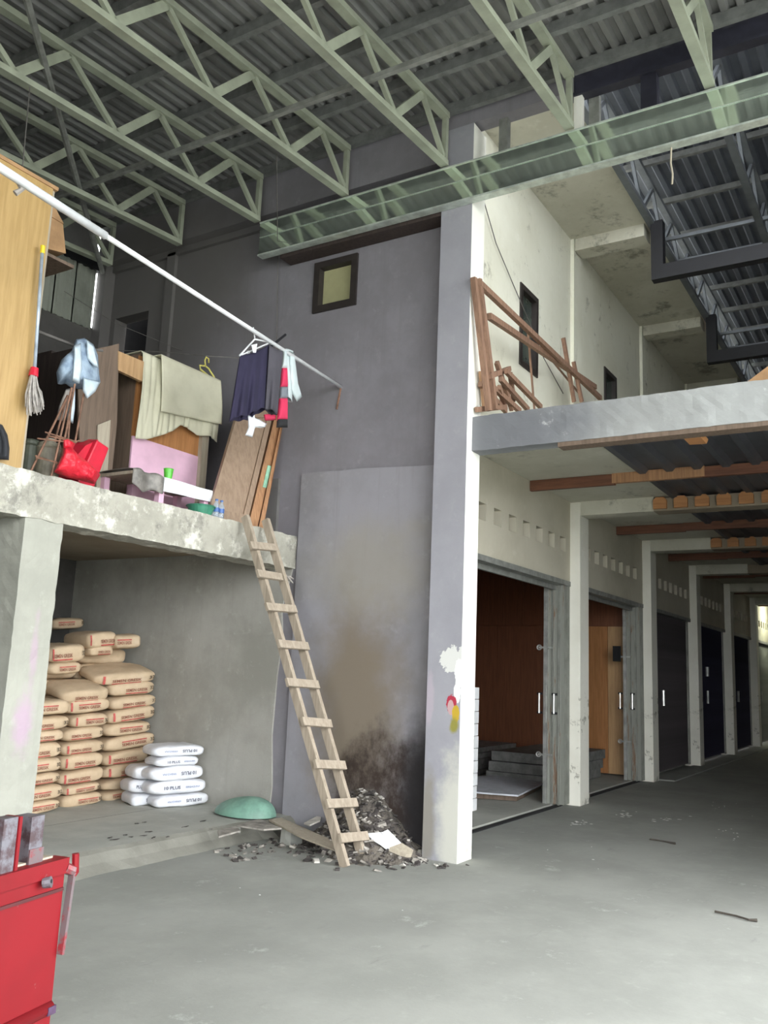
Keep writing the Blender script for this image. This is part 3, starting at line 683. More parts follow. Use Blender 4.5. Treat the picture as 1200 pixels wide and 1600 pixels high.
t2 = thing('street_truss', 'bluish grey street roof truss along the edge of the white overhang', 'truss', (0, 0, 0), group='street roof trusses')
MB().bar((7.5, 0, 7.77), (31, 0, 7.77), .09, .06).build('bottom_chord', 'truss_blue', t2, local=True)
MB().bar((7.5, 0, 8.34), (31, 0, 8.34), .08, .06).build('top_chord', 'truss_blue', t2, local=True)
for k in range(21):
    x = 7.6+1.08*k
    MB().bar((x, 0, 7.79), (x+.5, 0, 8.32), .05, .04, (0, 1, 0)).build('web_bar', 'truss_blue', t2, local=True)
    MB().bar((x+.5, 0, 8.32), (x+1.0, 0, 7.79), .05, .04, (0, 1, 0)).build('web_bar', 'truss_blue', t2, local=True)
t2.location = (0, 2.86, 0)
dup(t2, (0, 1.57, 0), 'bluish grey street roof truss hanging clear above the gallery'); dup(t2, (0, .28, 0), 'bluish grey street roof truss at the right edge of the view')
for k, x in enumerate((11.95, 12.7, 15.9, 16.7, 20.3)):
    tag(MB().bar((x, -1, 7.84), (x, 2.86, 7.84), .05, .05).build('tie_tube', 'truss_blue'), f'steel tie tube between street roof trusses, {ORD[k]} from the yard', 'tube', 'street roof ties')
for k, x in enumerate((11.30, 14.85)):
    t = thing('steel_bracket', ('nearer' if k == 0 else 'farther')+' black L-shaped steel bracket hanging below the street roof', 'bracket', (x, 2.78, 7), group='black steel brackets')
    MB().box(x-.07, x+.07, 2.70, 2.86, 6.93, 7.78).build('drop_arm', 'steel_black', t)
    MB().box(x-.07, x+.07, -1, 2.70, 6.93, 7.13).build('cross_arm', 'steel_black', t)
# lamp in the far end of the street
la = thing('tube_lamp', 'lit fluorescent tube lamp at the far end of the street', 'lamp', (27.6, 3.4, 3.55))
MB().box(27.2, 28.4, 3.36, 3.44, 3.62, 3.70).build('housing', 'lamp_body', la)
for x_ in (27.4, 28.2): MB().box(x_-.01, x_+.01, 3.39, 3.41, 3.70, 3.95).build('hanger_rod', 'lamp_body', la)
MB().tube([(27.22, 3.4, 3.58), (28.38, 3.4, 3.58)], .02, 8).build('tube', 'tube_glow', la)

# ================================================================== doors of the shops
def bundle(n_door, x, label):
    """folded metal concertina shutter pushed against the column, with bolts and handles"""
    d = bpy.data.objects.new(f'door_{n_door}', None); COL.objects.link(d); d.location = (x, 4.12, 0); tag(d, label, None, None, 'structure')
    for k in range(6): 
        xx = x-.035*k
        MB().box(xx-.018, xx, 4.0+.004*k, 4.235, .02, 2.80).box(xx-.03, xx-.018, 4.0, 4.02, .02, 2.80).build('shutter_leaf', 'shutter_rust' if k == 5 else 'shutter_grey', d)
    xf = x-.035*5-.018
    MB().box(xf-.035, xf, 4.225, 4.275, .01, 2.82).build('lead_post', 'galvanised', d)
    MB().box(xf-.02, xf, 4.06, 4.085, .01, 2.80).box(xf-.02, xf, 4.15, 4.165, .01, 2.80).build('rib', 'shutter_grey', d)
    for z in (.62, 1.98):
        b = MB().box(xf-.05, xf-.03, 4.15, 4.34, z-.012, z+.012); b.tube([(xf-.045, 4.33+.03*cos(t), z+.03*sin(t)) for t in [k*pi/5 for k in range(11)]], .009, 5, False); b.build('bolt', 'galvanised', d)
    MB().box(xf-.055, xf-.03, 4.235, 4.265, 1.02, 1.50).build('lock_plate', 'galvanised', d)
    for y in (4.12, 4.32):
        h = MB().box(xf-.05, xf-.03, y-.035, y+.035, 1.13, 1.16).box(xf-.05, xf-.03, y-.035, y+.035, 1.37, 1.40).build('handle_bracket', 'steel_black', d)
        MB().tube([(xf-.06, y, 1.14), (xf-.06, y, 1.39)], .013, 8).build('handle', 'handle_metal', h)
bundle(1, 11.24, 'folded grey metal shutter of the first open shop')
bundle(2, 14.81, 'folded grey metal shutter of the second open shop')
for k, (a, b) in enumerate(bays[2:]):
    d = bpy.data.objects.new(f'door_{k+3}', None); COL.objects.link(d); d.location = (a, 4.08, 0)
    mt = ['shutter_dark', 'shutter_navy', 'shutter_navy', 'shutter_grey'][k] if k < 4 else 'shutter_dark'
    tag(d, f'closed {["dark brown", "navy black", "navy black", "grey"][min(k, 3)]} ribbed shutter, {ORD[k]} of the closed shops', None, None, 'structure')
    n = 22; wd = (b-.12-a-.02)/n; src = None
    for i in range(n):
        x0 = a+.02+wd*i
        if src is None: src = MB().prism([(0, 0, 0), (wd*.5, -.05, 0), (wd*.96, 0, 0), (wd*.96, .012, 0), (wd*.5, -.036, 0), (0, .012, 0)], (0, 0, 2.74)).build('shutter_slat', mt, d, local=True); src.location = (.02, .02, .06)
        else: copy_part(src, d, (x0-a, .02, .06))
    MB().box(b-.12, b-.02, 4.04, 4.12, .04, 2.82).build('guide_post', 'shutter_grey', d)
    xm = a+(b-a)*(.33 if k == 0 else .4)
    MB().tube([(xm, 4.03, 1.18), (xm, 4.03, 1.45)], .03, 8).build('handle', 'handle_metal', d)
    if k == 1: MB().tube([(xm, 4.03, 1.75), (xm, 4.03, 1.95)], .04, 8).build('handle', 'handle_metal', d)
# sheets and boards inside the two open shops
def board_stack(name, label, x0, x1, y0, y1, z0, n, th, mat, cat='board', grp=None):
    for i in range(n):
        jx, jy_ = random.uniform(-.04, .04), random.uniform(-.04, .04); z = z0+i*th
        tag(MB().box(x0+jx, x1+jx, y0+jy_, y1+jy_, z, z+th*.92).build(name, mat), label(i), cat, grp)
PL_ = ['lowest', 'second lowest', 'middle', 'second highest', 'topmost']
board_stack('grey_board', lambda i: f'long grey board in the low stack of the first open shop, {PL_[i]}', 11.6, 14.6, 6.15, 7.6, .03, 5, .085, 'board_grey', 'board', 'boards in the first shop')
gy = [Vector(q+(.1,)) for q in ((12.0, 5.85), (12.55, 5.6), (12.35, 4.75), (10.75, 4.50), (10.55, 5.2))]
tag(MB().prism(gy, (0, 0, .02)).build('gypsum_sheet', 'gypsum'), 'pale bluish gypsum sheet lying inside the first open shop', 'sheet')
tag(MB().prism([(11.9, 5.8, .03), (12.5, 5.6, .03), (12.3, 4.8, .03), (10.85, 4.56, .03), (10.65, 5.15, .03)], (0, 0, .068)).build('board_pallet', 'ply_brown'), 'broken boards under the pale gypsum sheet', 'pallet')
board_stack('grey_board', lambda i: f'grey board stacked like a step in the second open shop, {["bottom", "middle", "top"][i]}', 12.6, 14.6, 4.62, 5.75, .03, 3, .15, 'board_grey', 'board', 'boards in the second shop')
tag(MB().box(11.65, 12.0, 3.98, 4.3, .02, .07).build('wood_slab', 'board_edge', bevel=.01), 'flat wooden slab lying behind the first shop column', 'slab')
tag(MB().box(14.5, 14.55, 4.3, 4.42, 1.9, 2.15).build('wall_box', 'void_black'), 'small black box on the plywood wall of the second shop', 'box')
# stacked white foam strips leaning inside the corner
fb = PZ(743, 1268, .03)
for i in range(10):
    j = random.uniform(-.012, .012)
    tag(MB().box(fb.x-.02+j, fb.x+.10+j, fb.y+.03, fb.y+.30, .03+i*.142, .03+i*.142+.136).build('foam_block', 'foam_white', bevel=.006), f'white foam block stacked behind the corner column, {ORD[i]} from the floor', 'foam block', 'white foam blocks')

# ================================================================== ladder
A0, A1 = Vector((6.35, 4.17, 0)), Vector((6.37, 5.50, 2.97)); B0, B1 = Vector((6.70, 4.22, 0)), Vector((6.68, 5.50, 2.99))
la = thing('wooden_ladder', 'rough wooden ladder leaning against the mezzanine edge', 'ladder', (6.5, 4.2, 0))
up = (A1-A0).normalized(); nrm = Vector((1, 0, 0)).cross(up).normalized()
MB().bar(A0, A1+up*.04, .045, .075, nrm).build('rail', 'ladder_wood', la); MB().bar(B0, B1+up*.04, .045, .075, nrm).build('rail', 'ladder_wood', la)
for (xa, ya_), (xb, yb_) in [((391, 852), (430, 856)), ((402, 896), (440, 902)), ((416, 948), (462, 952)), ((435, 1006), (481, 1010)), ((448, 1066), (497, 1070)), ((472, 1127), (517, 1131)), ((492, 1194), (539, 1196)), ((510, 1256), (557, 1254)), ((531, 1310), (574, 1306))]:
    a = PP(xa, ya_, A0-nrm*.055 if nrm.y > 0 else A0+nrm*.055, nrm); b = PP(xb, yb_, A0-nrm*.055 if nrm.y > 0 else A0+nrm*.055, nrm)
    MB().bar(a, b, .028, .075, up).build('rung', 'ladder_wood', la)
kn = PP(443, 903, A0-nrm*.06, nrm)
rag = MB()
for k in range(5): 
    d = Vector((random.uniform(-.06, .1), -.05, random.uniform(-.1, .02))); rag.tube([kn, kn+d*.6+Vector((0, 0, .02)), kn+d], [.016, .012, .004], 6)
rag.build('tied_rag', 'rag_grey', la)
kn = PP(455, 1068, A0-nrm*.06, nrm); MB().tube([kn+Vector((-.05, -.02, .03)), kn+Vector((0, -.03, -.01)), kn+Vector((.06, -.02, .01))], [.03, .035, .03], 7).build('tied_rag', 'rag_grey', la)

# ================================================================== sacks
def sack_y(x, z, A, B, C):
    cz = max(1e-3, 1-abs(z/C)**4.4)**.17; return -B*cz*max(0, 1-abs(x/(A*cz))**5.9)**.17
def sack_mesh(A, B, C, seed, sag=.0):
    mb = MB(); nu, nv = 40, 16; vs = []
    def sp(v, e): return math.copysign(abs(v)**e, v)
    for j in range(nv+1):
        ph = -pi/2+pi*j/nv
        for i in range(nu):
            th = 2*pi*i/nu
            cz = sp(cos(ph), .34)
            p = Vector((A*sp(cos(th), .34)*cz, B*sp(sin(th), .34)*cz, C*sp(sin(ph), .45)))
            q = p*6+Vector((seed*3.1, seed, 0))
            p.z += .010*noise.noise(q)+(-.016*(abs(p.x)/A)**3 if p.z > 0 else .012*(abs(p.x)/A)**3)
            p += .006*noise.noise_vector(p*14+Vector((seed, 0, 0))); vs.append(p)
    fs = [(j*nu+i, j*nu+(i+1) % nu, (j+1)*nu+(i+1) % nu, (j+1)*nu+i) for j in range(nv) for i in range(nu)]
    return mb.add(vs, fs)
def text_mesh(txt, width, height, bold=.0):
    cu = bpy.data.curves.new('t', 'FONT'); cu.body = txt; cu.align_x = 'CENTER'; cu.align_y = 'CENTER'; cu.resolution_u = 2; cu.offset = bold
    ob = bpy.data.objects.new('t', cu); COL.objects.link(ob); dg = bpy.context.evaluated_depsgraph_get(); me = bpy.data.meshes.new_from_object(ob.evaluated_get(dg))
    vs = [v.co.copy() for v in me.vertices]; fs = [tuple(p.vertices) for p in me.polygons]
    bpy.data.objects.remove(ob); bpy.data.curves.remove(cu); bpy.data.meshes.remove(me)
    x0, x1 = min(v.x for v in vs), max(v.x for v in vs); y0, y1 = min(v.y for v in vs), max(v.y for v in vs)
    return [((v.x-(x0+x1)/2)/(x1-x0)*width, (v.y-(y0+y1)/2)/(y1-y0)*height) for v in vs], fs
TX = {k: text_mesh(k, 1., 1., .02) for k in ('SEMEN GRESIK', '32', '10 PLUS', 'SERBAGUNA', 'PLUS')}
def put_print(o, key, cx, cz, w_, h_, mat, A, B, C, rot=False, name='print'):
    vs, fs = TX[key]; sg = -1 if rot else 1
    pts = [(cx+sg*x*w_, cz+sg*y*h_) for x, y in vs]
    MB().add([(x, sack_y(x, z, A, B, C)*1.03-.006, z) for x, z in pts], fs).build(name, mat, o, local=True)
def put_bar(o, cx, cz, w_, h_, mat, A, B, C, n=8, name='print_bar'):
    vs = []; fs = []
    for i in range(n+1):
        x = cx-w_/2+w_*i/n
        for z in (cz-h_/2, cz, cz+h_/2): vs.append((x, sack_y(x, z, A, B, C)*1.03-.005, z))
    for i in range(n):
        for k in (0, 1): fs.append((i*3+k, (i+1)*3+k, (i+1)*3+k+1, i*3+k+1))
    MB().add(vs, fs).build(name, mat, o, local=True)
def zpx(x, y): return 40+x/3.871, 950+y/3.871
def stack(rows, p0, yaw, depth, labels, style, group, tilt, top_first=True, zfloor=.148):
    n = Vector((sin(yaw), -cos(yaw), 0)); d = Vector((cos(yaw), sin(yaw), 0))
    info = []
    for (xl, xr, yt, yb_) in rows:
        a = PP(*zpx(xl, (yt+yb_)/2), p0, n); b = PP(*zpx(xr, (yt+yb_)/2), p0, n)
        zt = PP(*zpx((xl+xr)/2, yt), p0, n).z; zb_ = PP(*zpx((xl+xr)/2, yb_), p0, n).z
        info.append([a, b, zt, zb_])
    if zfloor is not None:
        sh0 = min(q[3] for q in info)-zfloor
        for q in info: q[2] -= sh0; q[3] -= sh0
        hs = [max(.1, q[2]-q[3]) for q in info]; kf = (info[0][2]-zfloor)/sum(hs); z_ = zfloor
        for q, h_ in list(zip(info, hs))[::-1]: q[3] = z_; z_ += h_*kf; q[2] = z_
    for i, ((a, b, zt, zb_), lab) in enumerate(zip(info, labels)):
        L = (b-a).length; zc = (zt+zb_)/2; Hh = max(.10, min(.22, (zt-zb_)))*1.0
        A, B, C = L/2, depth/2, Hh/2
        c = (a+b)/2-n*(depth/2); c.z = zc
        t = thing(('cement_sack' if style == 'brown' else 'mortar_bag'), lab, 'sack' if style == 'brown' else 'bag', c, 0, group)
        ti = tilt+random.uniform(-.025, .025)
        t.rotation_euler = (.22 if (style == 'brown' and i == 0 and len(rows) > 8) else random.uniform(-.02, .05), -ti, yaw+random.uniform(-.03, .03))
        bd_ = sack_mesh(A, B, C, random.uniform(0, 90)).build('body', 'sack_brown' if style == 'brown' else 'sack_white', t, local=True, smooth=True)
        if style == 'brown':
            red = random.random() < .5; sh_ = random.uniform(-.06, .06)
            put_print(bd_, 'SEMEN GRESIK', -.05*A+sh_, -.18*C, A*.95, C*.42, 'print_brown', A, B, C)
            put_bar(bd_, -.05*A+sh_, -.62*C if red else .22*C, A*.95, C*.16, 'print_red', A, B, C)
            if random.random() < .75 and L > .4: put_print(bd_, '32', .78*A, 0, A*.2, C*.5, 'print_dark', A, B, C)
            if random.random() < .35: put_bar(bd_, -.78*A, 0, A*.07, C*1.2, 'print_red', A, B, C, 2, 'red_band')
        else:
            up_ = i in (0, 2, 4)
            put_print(bd_, 'PLUS' if L < .35 else '10 PLUS', (.35 if up_ else -.25)*A, 0, A*.55, C*.5, 'print_ink', A, B, C, up_)
            if L > .3: put_print(bd_, 'SERBAGUNA', (-.35 if up_ else .45)*A, 0, A*.5, C*.3, 'print_blue', A, B, C, up_)
    return info
RR = [(440, 808, 335, 430), (520, 797, 415, 515), (520, 808, 510, 600), (510, 800, 590, 690), (490, 775, 675, 770), (482, 800, 755, 855), (485, 778, 835, 935), (485, 790, 915, 1010), (478, 790, 990, 1070), (478, 780, 1055, 1130)]
MM = [(235, 525, 435, 530), (255, 530, 518, 612), (285, 515, 605, 697), (240, 490, 692, 780), (228, 490, 775, 860), (220, 487, 850, 948), (210, 492, 940, 1035), (235, 470, 1028, 1095), (222, 480, 1088, 1170)]
LL = [(-30, 285, 560, 660), (-40, 280, 660, 750), (-50, 248, 750, 830), (-60, 232, 828, 930), (-60, 230, 920, 1015), (-70, 225, 1010, 1085), (-80, 240, 1080, 1172), (-80, 222, 1165, 1250)]
YW = R(-10)
stack(RR, Vector((7.22, 7.27, 0)), YW, .46, [f'tan paper cement sack, {ORD[i]} from the top of the stack nearest the wall' for i in range(10)], 'brown', 'cement sacks in the stack by the wall', .10)
stack(MM, Vector((6.55, 7.24, 0)), YW, .46, [f'tan paper cement sack, {ORD[i]} from the top of the middle stack' for i in range(9)], 'brown', 'cement sacks in the middle stack', .07)
stack(LL, Vector((5.9, 7.12, 0)), YW, .46, [f'tan paper cement sack, {ORD[i]} from the top of the stack behind the pillar' for i in range(8)], 'brown', 'cement sacks in the stack behind the pillar', .06)
# second row behind, showing their short ends above the front row
BK = [((150, 380, 215, 325), 7.45, 'tan cement sack lying end-on above the middle stack next to the pillar'), ((135, 350, 318, 398), 7.47, 'tan cement sack wedged below the end-on sack beside the pillar'), ((372, 563, 140, 245), 7.6, 'tan cement sack end-on, highest of the lit sacks in the rear row'), ((385, 545, 222, 290), 7.62, 'tan cement sack under the highest lit sack in the rear row'), ((545, 715, 160, 250), 7.55, 'tan cement sack in the rear row right against the plaster wall'), ((165, 370, 60, 130), 8.55, 'dim cement sack at the very top in the dark rear')]
for (xl, xr, yt, yb_), yy, lab in BK:
    stack([(xl, xr, yt, yb_)], Vector((6.4, yy, 0)), R(-14), .62, [lab], 'brown', 'cement sacks in the rear row', .09, zfloor=None)
# hidden lower rows that carry the rear sacks
for cxp, yy, top in ((5.55, 7.95, 1.50), (6.20, 8.05, 1.72), (6.85, 8.05, 1.78)):
    k = 0
    while .148+.175*(k+1) < top:
        t = thing('cement_sack', 'tan cement sack deep in the rear row, mostly hidden by the front stacks', 'sack', (cxp+random.uniform(-.02, .02), yy, .148+.0875+.175*k), 0, 'hidden cement sacks of the rear row')
        t.rotation_euler = (0, -.03, R(-10)+random.uniform(-.04, .04))
        sack_mesh(.31, .24, .092, random.uniform(0, 90)).build('body', 'sack_brown', t, local=True, smooth=True); k += 1
WW = [(775, 1095, 800, 880), (790, 1062, 872, 938), (755, 1090, 935, 1035), (755, 1106, 1010, 1105), (790, 1122, 1085, 1175)]
WB = [(665, 890, 915, 1000), (635, 800, 1000, 1080), (645, 800, 1080, 1158)]
stack(WW, Vector((7.10, 6.47, 0)), R(-22), .36, [f'white paper mortar bag with blue print, {ORD[i]} from the top of the small pile' for i in range(5)], 'white', 'white mortar bags in the front pile', .03)
stack(WB, Vector((6.78, 6.85, 0)), R(-22), .34, [f'white mortar bag behind the small white pile, {["top", "middle", "bottom"][i]} one next to the tan sacks' for i in range(3)], 'white', 'white mortar bags behind the front pile', .03)

# ================================================================== things on the mezzanine
MZ = 2.965
# white pipe across the yard, into the grey wall
pa = Vector((WX, 5.13, 4.54)); pb = PZ(0, 262, 4.54); pd = (pb-pa)
pw = thing('white_pipe', 'long white pipe slanting across the picture into the grey wall', 'pipe', pa)
pj = PZ(155, 362, 4.54)
MB().tube([pa, pj], .020, 10).build('thin_length', 'pipe_white', pw, smooth=True)
MB().tube([pj+(pa-pj).normalized()*.06, pb+pd*.25], .030, 10).build('sleeve', 'pipe_white', pw, smooth=True)
kk = PZ(24, 287, 4.54); MB().tube([kk+Vector((-.02, -.03, .03)), kk+Vector((.03, -.03, -.03)), kk+Vector((.0, -.01, -.07))], .02, 7).build('tied_rag', 'rag_grey', pw)
MB().tube([PX(533, 605, WX)+Vector((-.004, 0, 0)), PX(527, 640, WX)+Vector((-.01, 0, 0))], .012, 6).build('stain_drip', 'rebar', pw)
# hanging shirts
def pipe_at(px): 
    best = None
    for k in range(400):
        p = pa.lerp(pb, k/400)
        v = p-CAM; x = 600+FPX*v.dot(CR)/v.dot(CF)
        if best is None or abs(x-px) < best[0]: best = (abs(x-px), p)
    return best[1]
def shirt(name, label, top_l, top_r, bot_l, bot_r, dpt, folds, amp, mat, sleeves=None, seed=0., hang=None, neck=0., hem=0.):
    """cloth body between four traced corners, with front/back layers and deep hanging folds"""
    tl, trr, bl, br = [Vector(p) for p in (top_l, top_r, bot_l, bot_r)]
    t = thing(name, label, 'shirt', base([tl, trr, bl, br]), group='laundry on the white pipe')
    nv_ = Vector((CAM.x-tl.x, CAM.y-tl.y, 0)).normalized()
    def fn(sg):
        def f(u, v):
            a = tl.lerp(trr, u); b = bl.lerp(br, u); p = a.lerp(b, v)
            w_ = sin(u*pi)**.5
            p = p+nv_*(sg*dpt/2*w_*(.25+.75*v)+amp*v*sin(u*folds*2*pi+seed+sg)*w_)
            p.z += neck*sin(u*pi)*(1-v)**6*(-1 if sg > 0 else -.3)+hem*sin(u*9+seed)*v
            return p
        return f
    sheet(fn(1), 36, 20, .006).build('front', mat, t, smooth=True); sheet(fn(-1), 36, 20, .006).build('back', mat, t, smooth=True)
    return t
hy = 5.0
def Q(x, y, dy=0): return PY(x, y, hy+dy)
s1 = shirt('navy_shirt', 'dark navy long shirt hanging first on the white pipe', Q(375, 556), Q(421, 538), Q(358, 660), Q(417, 640), .16, 3.5, .035, 'shirt_navy', seed=.5, neck=.03, hem=.012)
h = MB().tube([pipe_at(395)+Vector((0, 0, .03)), Q(398, 528)], .006, 6).tube([Q(398, 530), Q(374, 556)], .008, 6).tube([Q(398, 530), Q(428, 536)], .008, 6).tube([Q(374, 556), Q(425, 534)], .007, 6); h.build('hanger', 'pipe_white', s1)
MB().prism([Q(393, 539, -.06), Q(402, 537, -.06), Q(400, 551, -.06), Q(396, 551, -.06)], (0, .004, 0)).build('neck_label', 'sheet_white', s1)
s2 = shirt('grey_shirt', 'charcoal grey shirt hanging between the navy shirt and the red striped one', Q(421, 539, -.03), Q(442, 549, -.03), Q(414, 640, -.03), Q(433, 648, -.03), .14, 1.5, .03, 'shirt_grey', seed=1.7, neck=.02)
s3 = thing('striped_shirt', 'red shirt with a grey band and white shoulder hanging on the pipe', 'shirt', base([Q(440, 660)]), group='laundry on the white pipe')
for ya_, yb_, mt in ((546, 577, 'shirt_pale'), (574, 607, 'shirt_red'), (604, 624, 'stripe_grey'), (621, 658, 'shirt_red'), (655, 668, 'shirt_black')):
    xa = lambda y: 442-(y-546)*.085; xb = lambda y: 447+2.5*min(1, (y-546)/50)
    puff([Q(xa(ya_), ya_, .02), Q(xb(ya_), ya_, .02), Q(xb(yb_), yb_, .02), Q(xa(yb_), yb_, .02)], .10, 3., 4, .006, normal=(-.55, -.83, 0)).build('colour_band', mt, s3, smooth=True)
puff([Q(412, 648, .05), Q(432, 646, .05), Q(431, 656, .05), Q(414, 657, .05)], .08, 2.).build('inner_hem', 'shirt_red', s3, smooth=True)
s4 = shirt('pale_shirt', 'pale grey shirt with a loose sleeve, last on the white pipe', Q(446, 545, .05), Q(458, 549, .05), Q(445, 620, .05), Q(456, 628, .05), .12, 1., .02, 'shirt_pale', seed=2.2)
puff([Q(452, 548, .03), Q(460, 552, .03), Q(466, 600, .03), Q(472, 620, .03), Q(464, 628, .03), Q(455, 612, .03), Q(452, 590, .03)], .09, 5., amp=.025).build('sleeve', 'shirt_pale', s4, smooth=True)
s5 = thing('white_singlet', 'white and purple vest showing below the hem of the navy shirt', 'vest', base([Q(400, 680)]), group='laundry on the white pipe')
puff([Q(387, 648, .06), Q(405, 655, .06), Q(417, 662, .06), Q(414, 668, .06), Q(402, 664, .06), Q(396, 672, .06), Q(394, 684, .06), Q(383, 680, .06), Q(388, 668, .06)], .05, 7., amp=.02).build('cloth', 'sheet_white', s5, smooth=True)
MB().bar(Q(388, 548, .05), Q(396, 655, .06), .02, .02).build('strap', 'sheet_white', s5)
tag(MB().tube([Q(424, 541), Q(446, 523)], .012, 7).build('hook_rod', 'steel_black'), 'short dark rod crossing the pipe above the shirts', 'rod')
# clothes lines and yellow hanger
ln = lambda x, y, yy: PY(x, y, yy)
tag(MB().tube([PX(170, 547, 6.2), PY(250, 550, 6.9), PY(322, 556, 6.3), PX(432, 563, WX)], .005, 5).build('clothes_line', 'wire'), 'thin clothes line carrying the yellow hanger', 'line')
tag(MB().tube([PY(60, 518, 6.0), PY(125, 543, 6.0), PY(160, 548, 6.05)], .012, 6).build('clothes_line', 'wire'), 'thick dark line holding the bundled jeans', 'line')
tag(MB().tube([PY(100, 455, 8.9), PY(180, 505, 8.3), PX(285, 548, WX)], .004, 5).build('clothes_line', 'wire'), 'thin wire drooping past the dark doorway', 'line')
tag(MB().tube([PY(432, 240, 4.98), PX(434, 400, 7.25), PX(432, 560, 7.28)], .005, 5).build('dangling_string', 'wire'), 'thin cord hanging from the roof down the grey wall', 'cord')
tag(MB().tube([PY(48, 120, 6.2), PY(35, 265, 5.9)], .005, 5).build('dangling_string', 'wire'), 'thin cord hanging from the roof behind the yellow panel', 'cord')
hg = thing('yellow_hanger', 'yellow plastic hanger on the clothes line', 'hanger', PY(322, 590, 6.3))
hq = lambda x, y: PY(x, y, 6.3)
MB().tube([hq(326, 567), hq(326, 561), hq(322, 558), hq(320, 563), hq(321, 572)], .009, 6).build('hook', 'hanger_yellow', hg, smooth=True)
MB().tube([hq(321, 572), hq(312, 571), hq(313, 577), hq(334, 594), hq(335, 590), hq(326, 576), hq(321, 572)], .010, 6).build('frame', 'hanger_yellow', hg, smooth=True)
# yellow plywood cupboard side
c0 = PY(58, 450, 5.70)
yc = thing('plywood_cupboard', 'tall yellow varnished plywood cupboard at the left edge', 'cupboard', (3.5, 6, MZ))
xr_ = 4.0; zt_ = PY(66, 288, 5.70).z
MB().box(2.6, xr_, 5.68, 5.70, MZ, zt_).build('front_panel', 'ply_yellow', yc); MB().box(xr_-.02, xr_+.03, 5.70, 6.3, MZ, zt_).build('side_panel', 'board_edge', yc)
MB().box(2.58, xr_+.04, 5.67, 6.3, zt_, zt_+.03).build('top_board', 'cardboard', yc)
MB().box(2.6, xr_-.02, 6.28, 6.3, MZ, zt_).build('back_panel', 'ply_brown', yc)
cb = thing('cardboard_box', 'open brown cardboard carton behind the yellow cupboard', 'carton', PY(85, 395, 6.4))
MB().prism([PY(60, 330, 6.35), PY(98, 345, 6.35), PY(103, 396, 6.35), PY(60, 385, 6.35)], (0, .35, 0)).build('body', 'cardboard', cb)
MB().prism([PY(66, 290, 6.34), PY(74, 300, 6.34), PY(100, 350, 6.34), PY(66, 330, 6.34)], (0, .01, 0)).build('flap', 'cardboard', cb)
# carton shelf that carries the box
tag(MB().box(3.9, 4.75, 6.32, 6.75, PY(85, 397, 6.35).z-.06, PY(85, 397, 6.35).z-.03).build('shelf_board', 'ply_brown'), 'dark shelf board under the brown carton', 'shelf')
# mop
mp_ = thing('string_mop', 'grey string mop hanging upside down beside the yellow cupboard', 'mop', PY(53, 650, 5.62))
mq = lambda x, y, dy=0: PY(x, y, 5.62+dy)
mh_ = MB().tube([mq(66, 392), mq(54, 578)], .013, 8).build('handle', 'handle_blue', mp_, smooth=True)
MB().tube([mq(67, 384), mq(66, 396)], .017, 8).build('end_cap', 'cap_yellow', mh_)
MB().tube([mq(54, 575), mq(52, 588)], [.03, .036], 10).build('socket', 'plastic_red', mp_)
m = MB()
for k in range(46):
    a = random.uniform(-1, 1); b = random.uniform(-.05, .05); e_ = random.uniform(630, 650)
    m.tube([mq(52+a*4, 585, b*.3), mq(51+a*9, 605, b), mq(52+a*13+random.uniform(-1, 1), e_-18, b*1.3), mq(53+a*14+random.uniform(-3, 3), e_, b*1.4)], [.007, .007, .007, .004], 5)
tag(m.build('yarn', 'mop_yarn', mp_), kind='stuff')
# bundled jeans
jn = thing('denim_jeans', 'faded blue jeans bundled over the dark line', 'jeans', PY(125, 600, 5.85), group=None)
jq = lambda x, y, dy=0: PY(x, y, 5.95+dy)
puff([jq(119, 530), jq(132, 528), jq(146, 538), jq(153, 555), jq(155, 585), jq(157, 597), jq(150, 610), jq(136, 622), jq(129, 608), jq(110, 605), jq(100, 598), jq(90, 600), jq(88, 582), jq(96, 562), jq(112, 548)], .34, 3., 6, .05).build('bundle', 'denim', jn, smooth=True)
puff([jq(135, 530, -.14), jq(146, 540, -.14), jq(154, 575, -.14), jq(147, 572, -.14), jq(136, 560, -.14)], .06, 9., 4, .02).build('pale_fold', 'denim_pale', jn, smooth=True)
puff([jq(130, 590, -.14), jq(157, 597, -.14), jq(149, 612, -.14), jq(136, 623, -.14), jq(129, 610, -.14)], .07, 11., 4, .02).build('pale_fold', 'denim_pale', jn, smooth=True)
puff([jq(116, 540, -.15), jq(126, 536, -.15), jq(128, 575, -.15), jq(124, 600, -.15), jq(113, 595, -.15), jq(115, 565, -.15)], .07, 15., 4, .02).build('leg_fold', 'denim_pale', jn, smooth=True)
rg = thing('hanging_rag', 'two pale grey rags hanging below the jeans on the bars', 'rag', jq(100, 662))
puff([jq(103, 608), jq(112, 606), jq(106, 640), jq(100, 658), jq(88, 656), jq(92, 635)], .08, 21., 5, .02).build('cloth', 'rag_grey', rg, smooth=True)
puff([jq(112, 606, -.03), jq(118, 606, -.03), jq(117, 640, -.03), jq(114, 662, -.03), jq(104, 657, -.03)], .08, 23., 5, .02).build('cloth', 'denim_pale', rg, smooth=True)
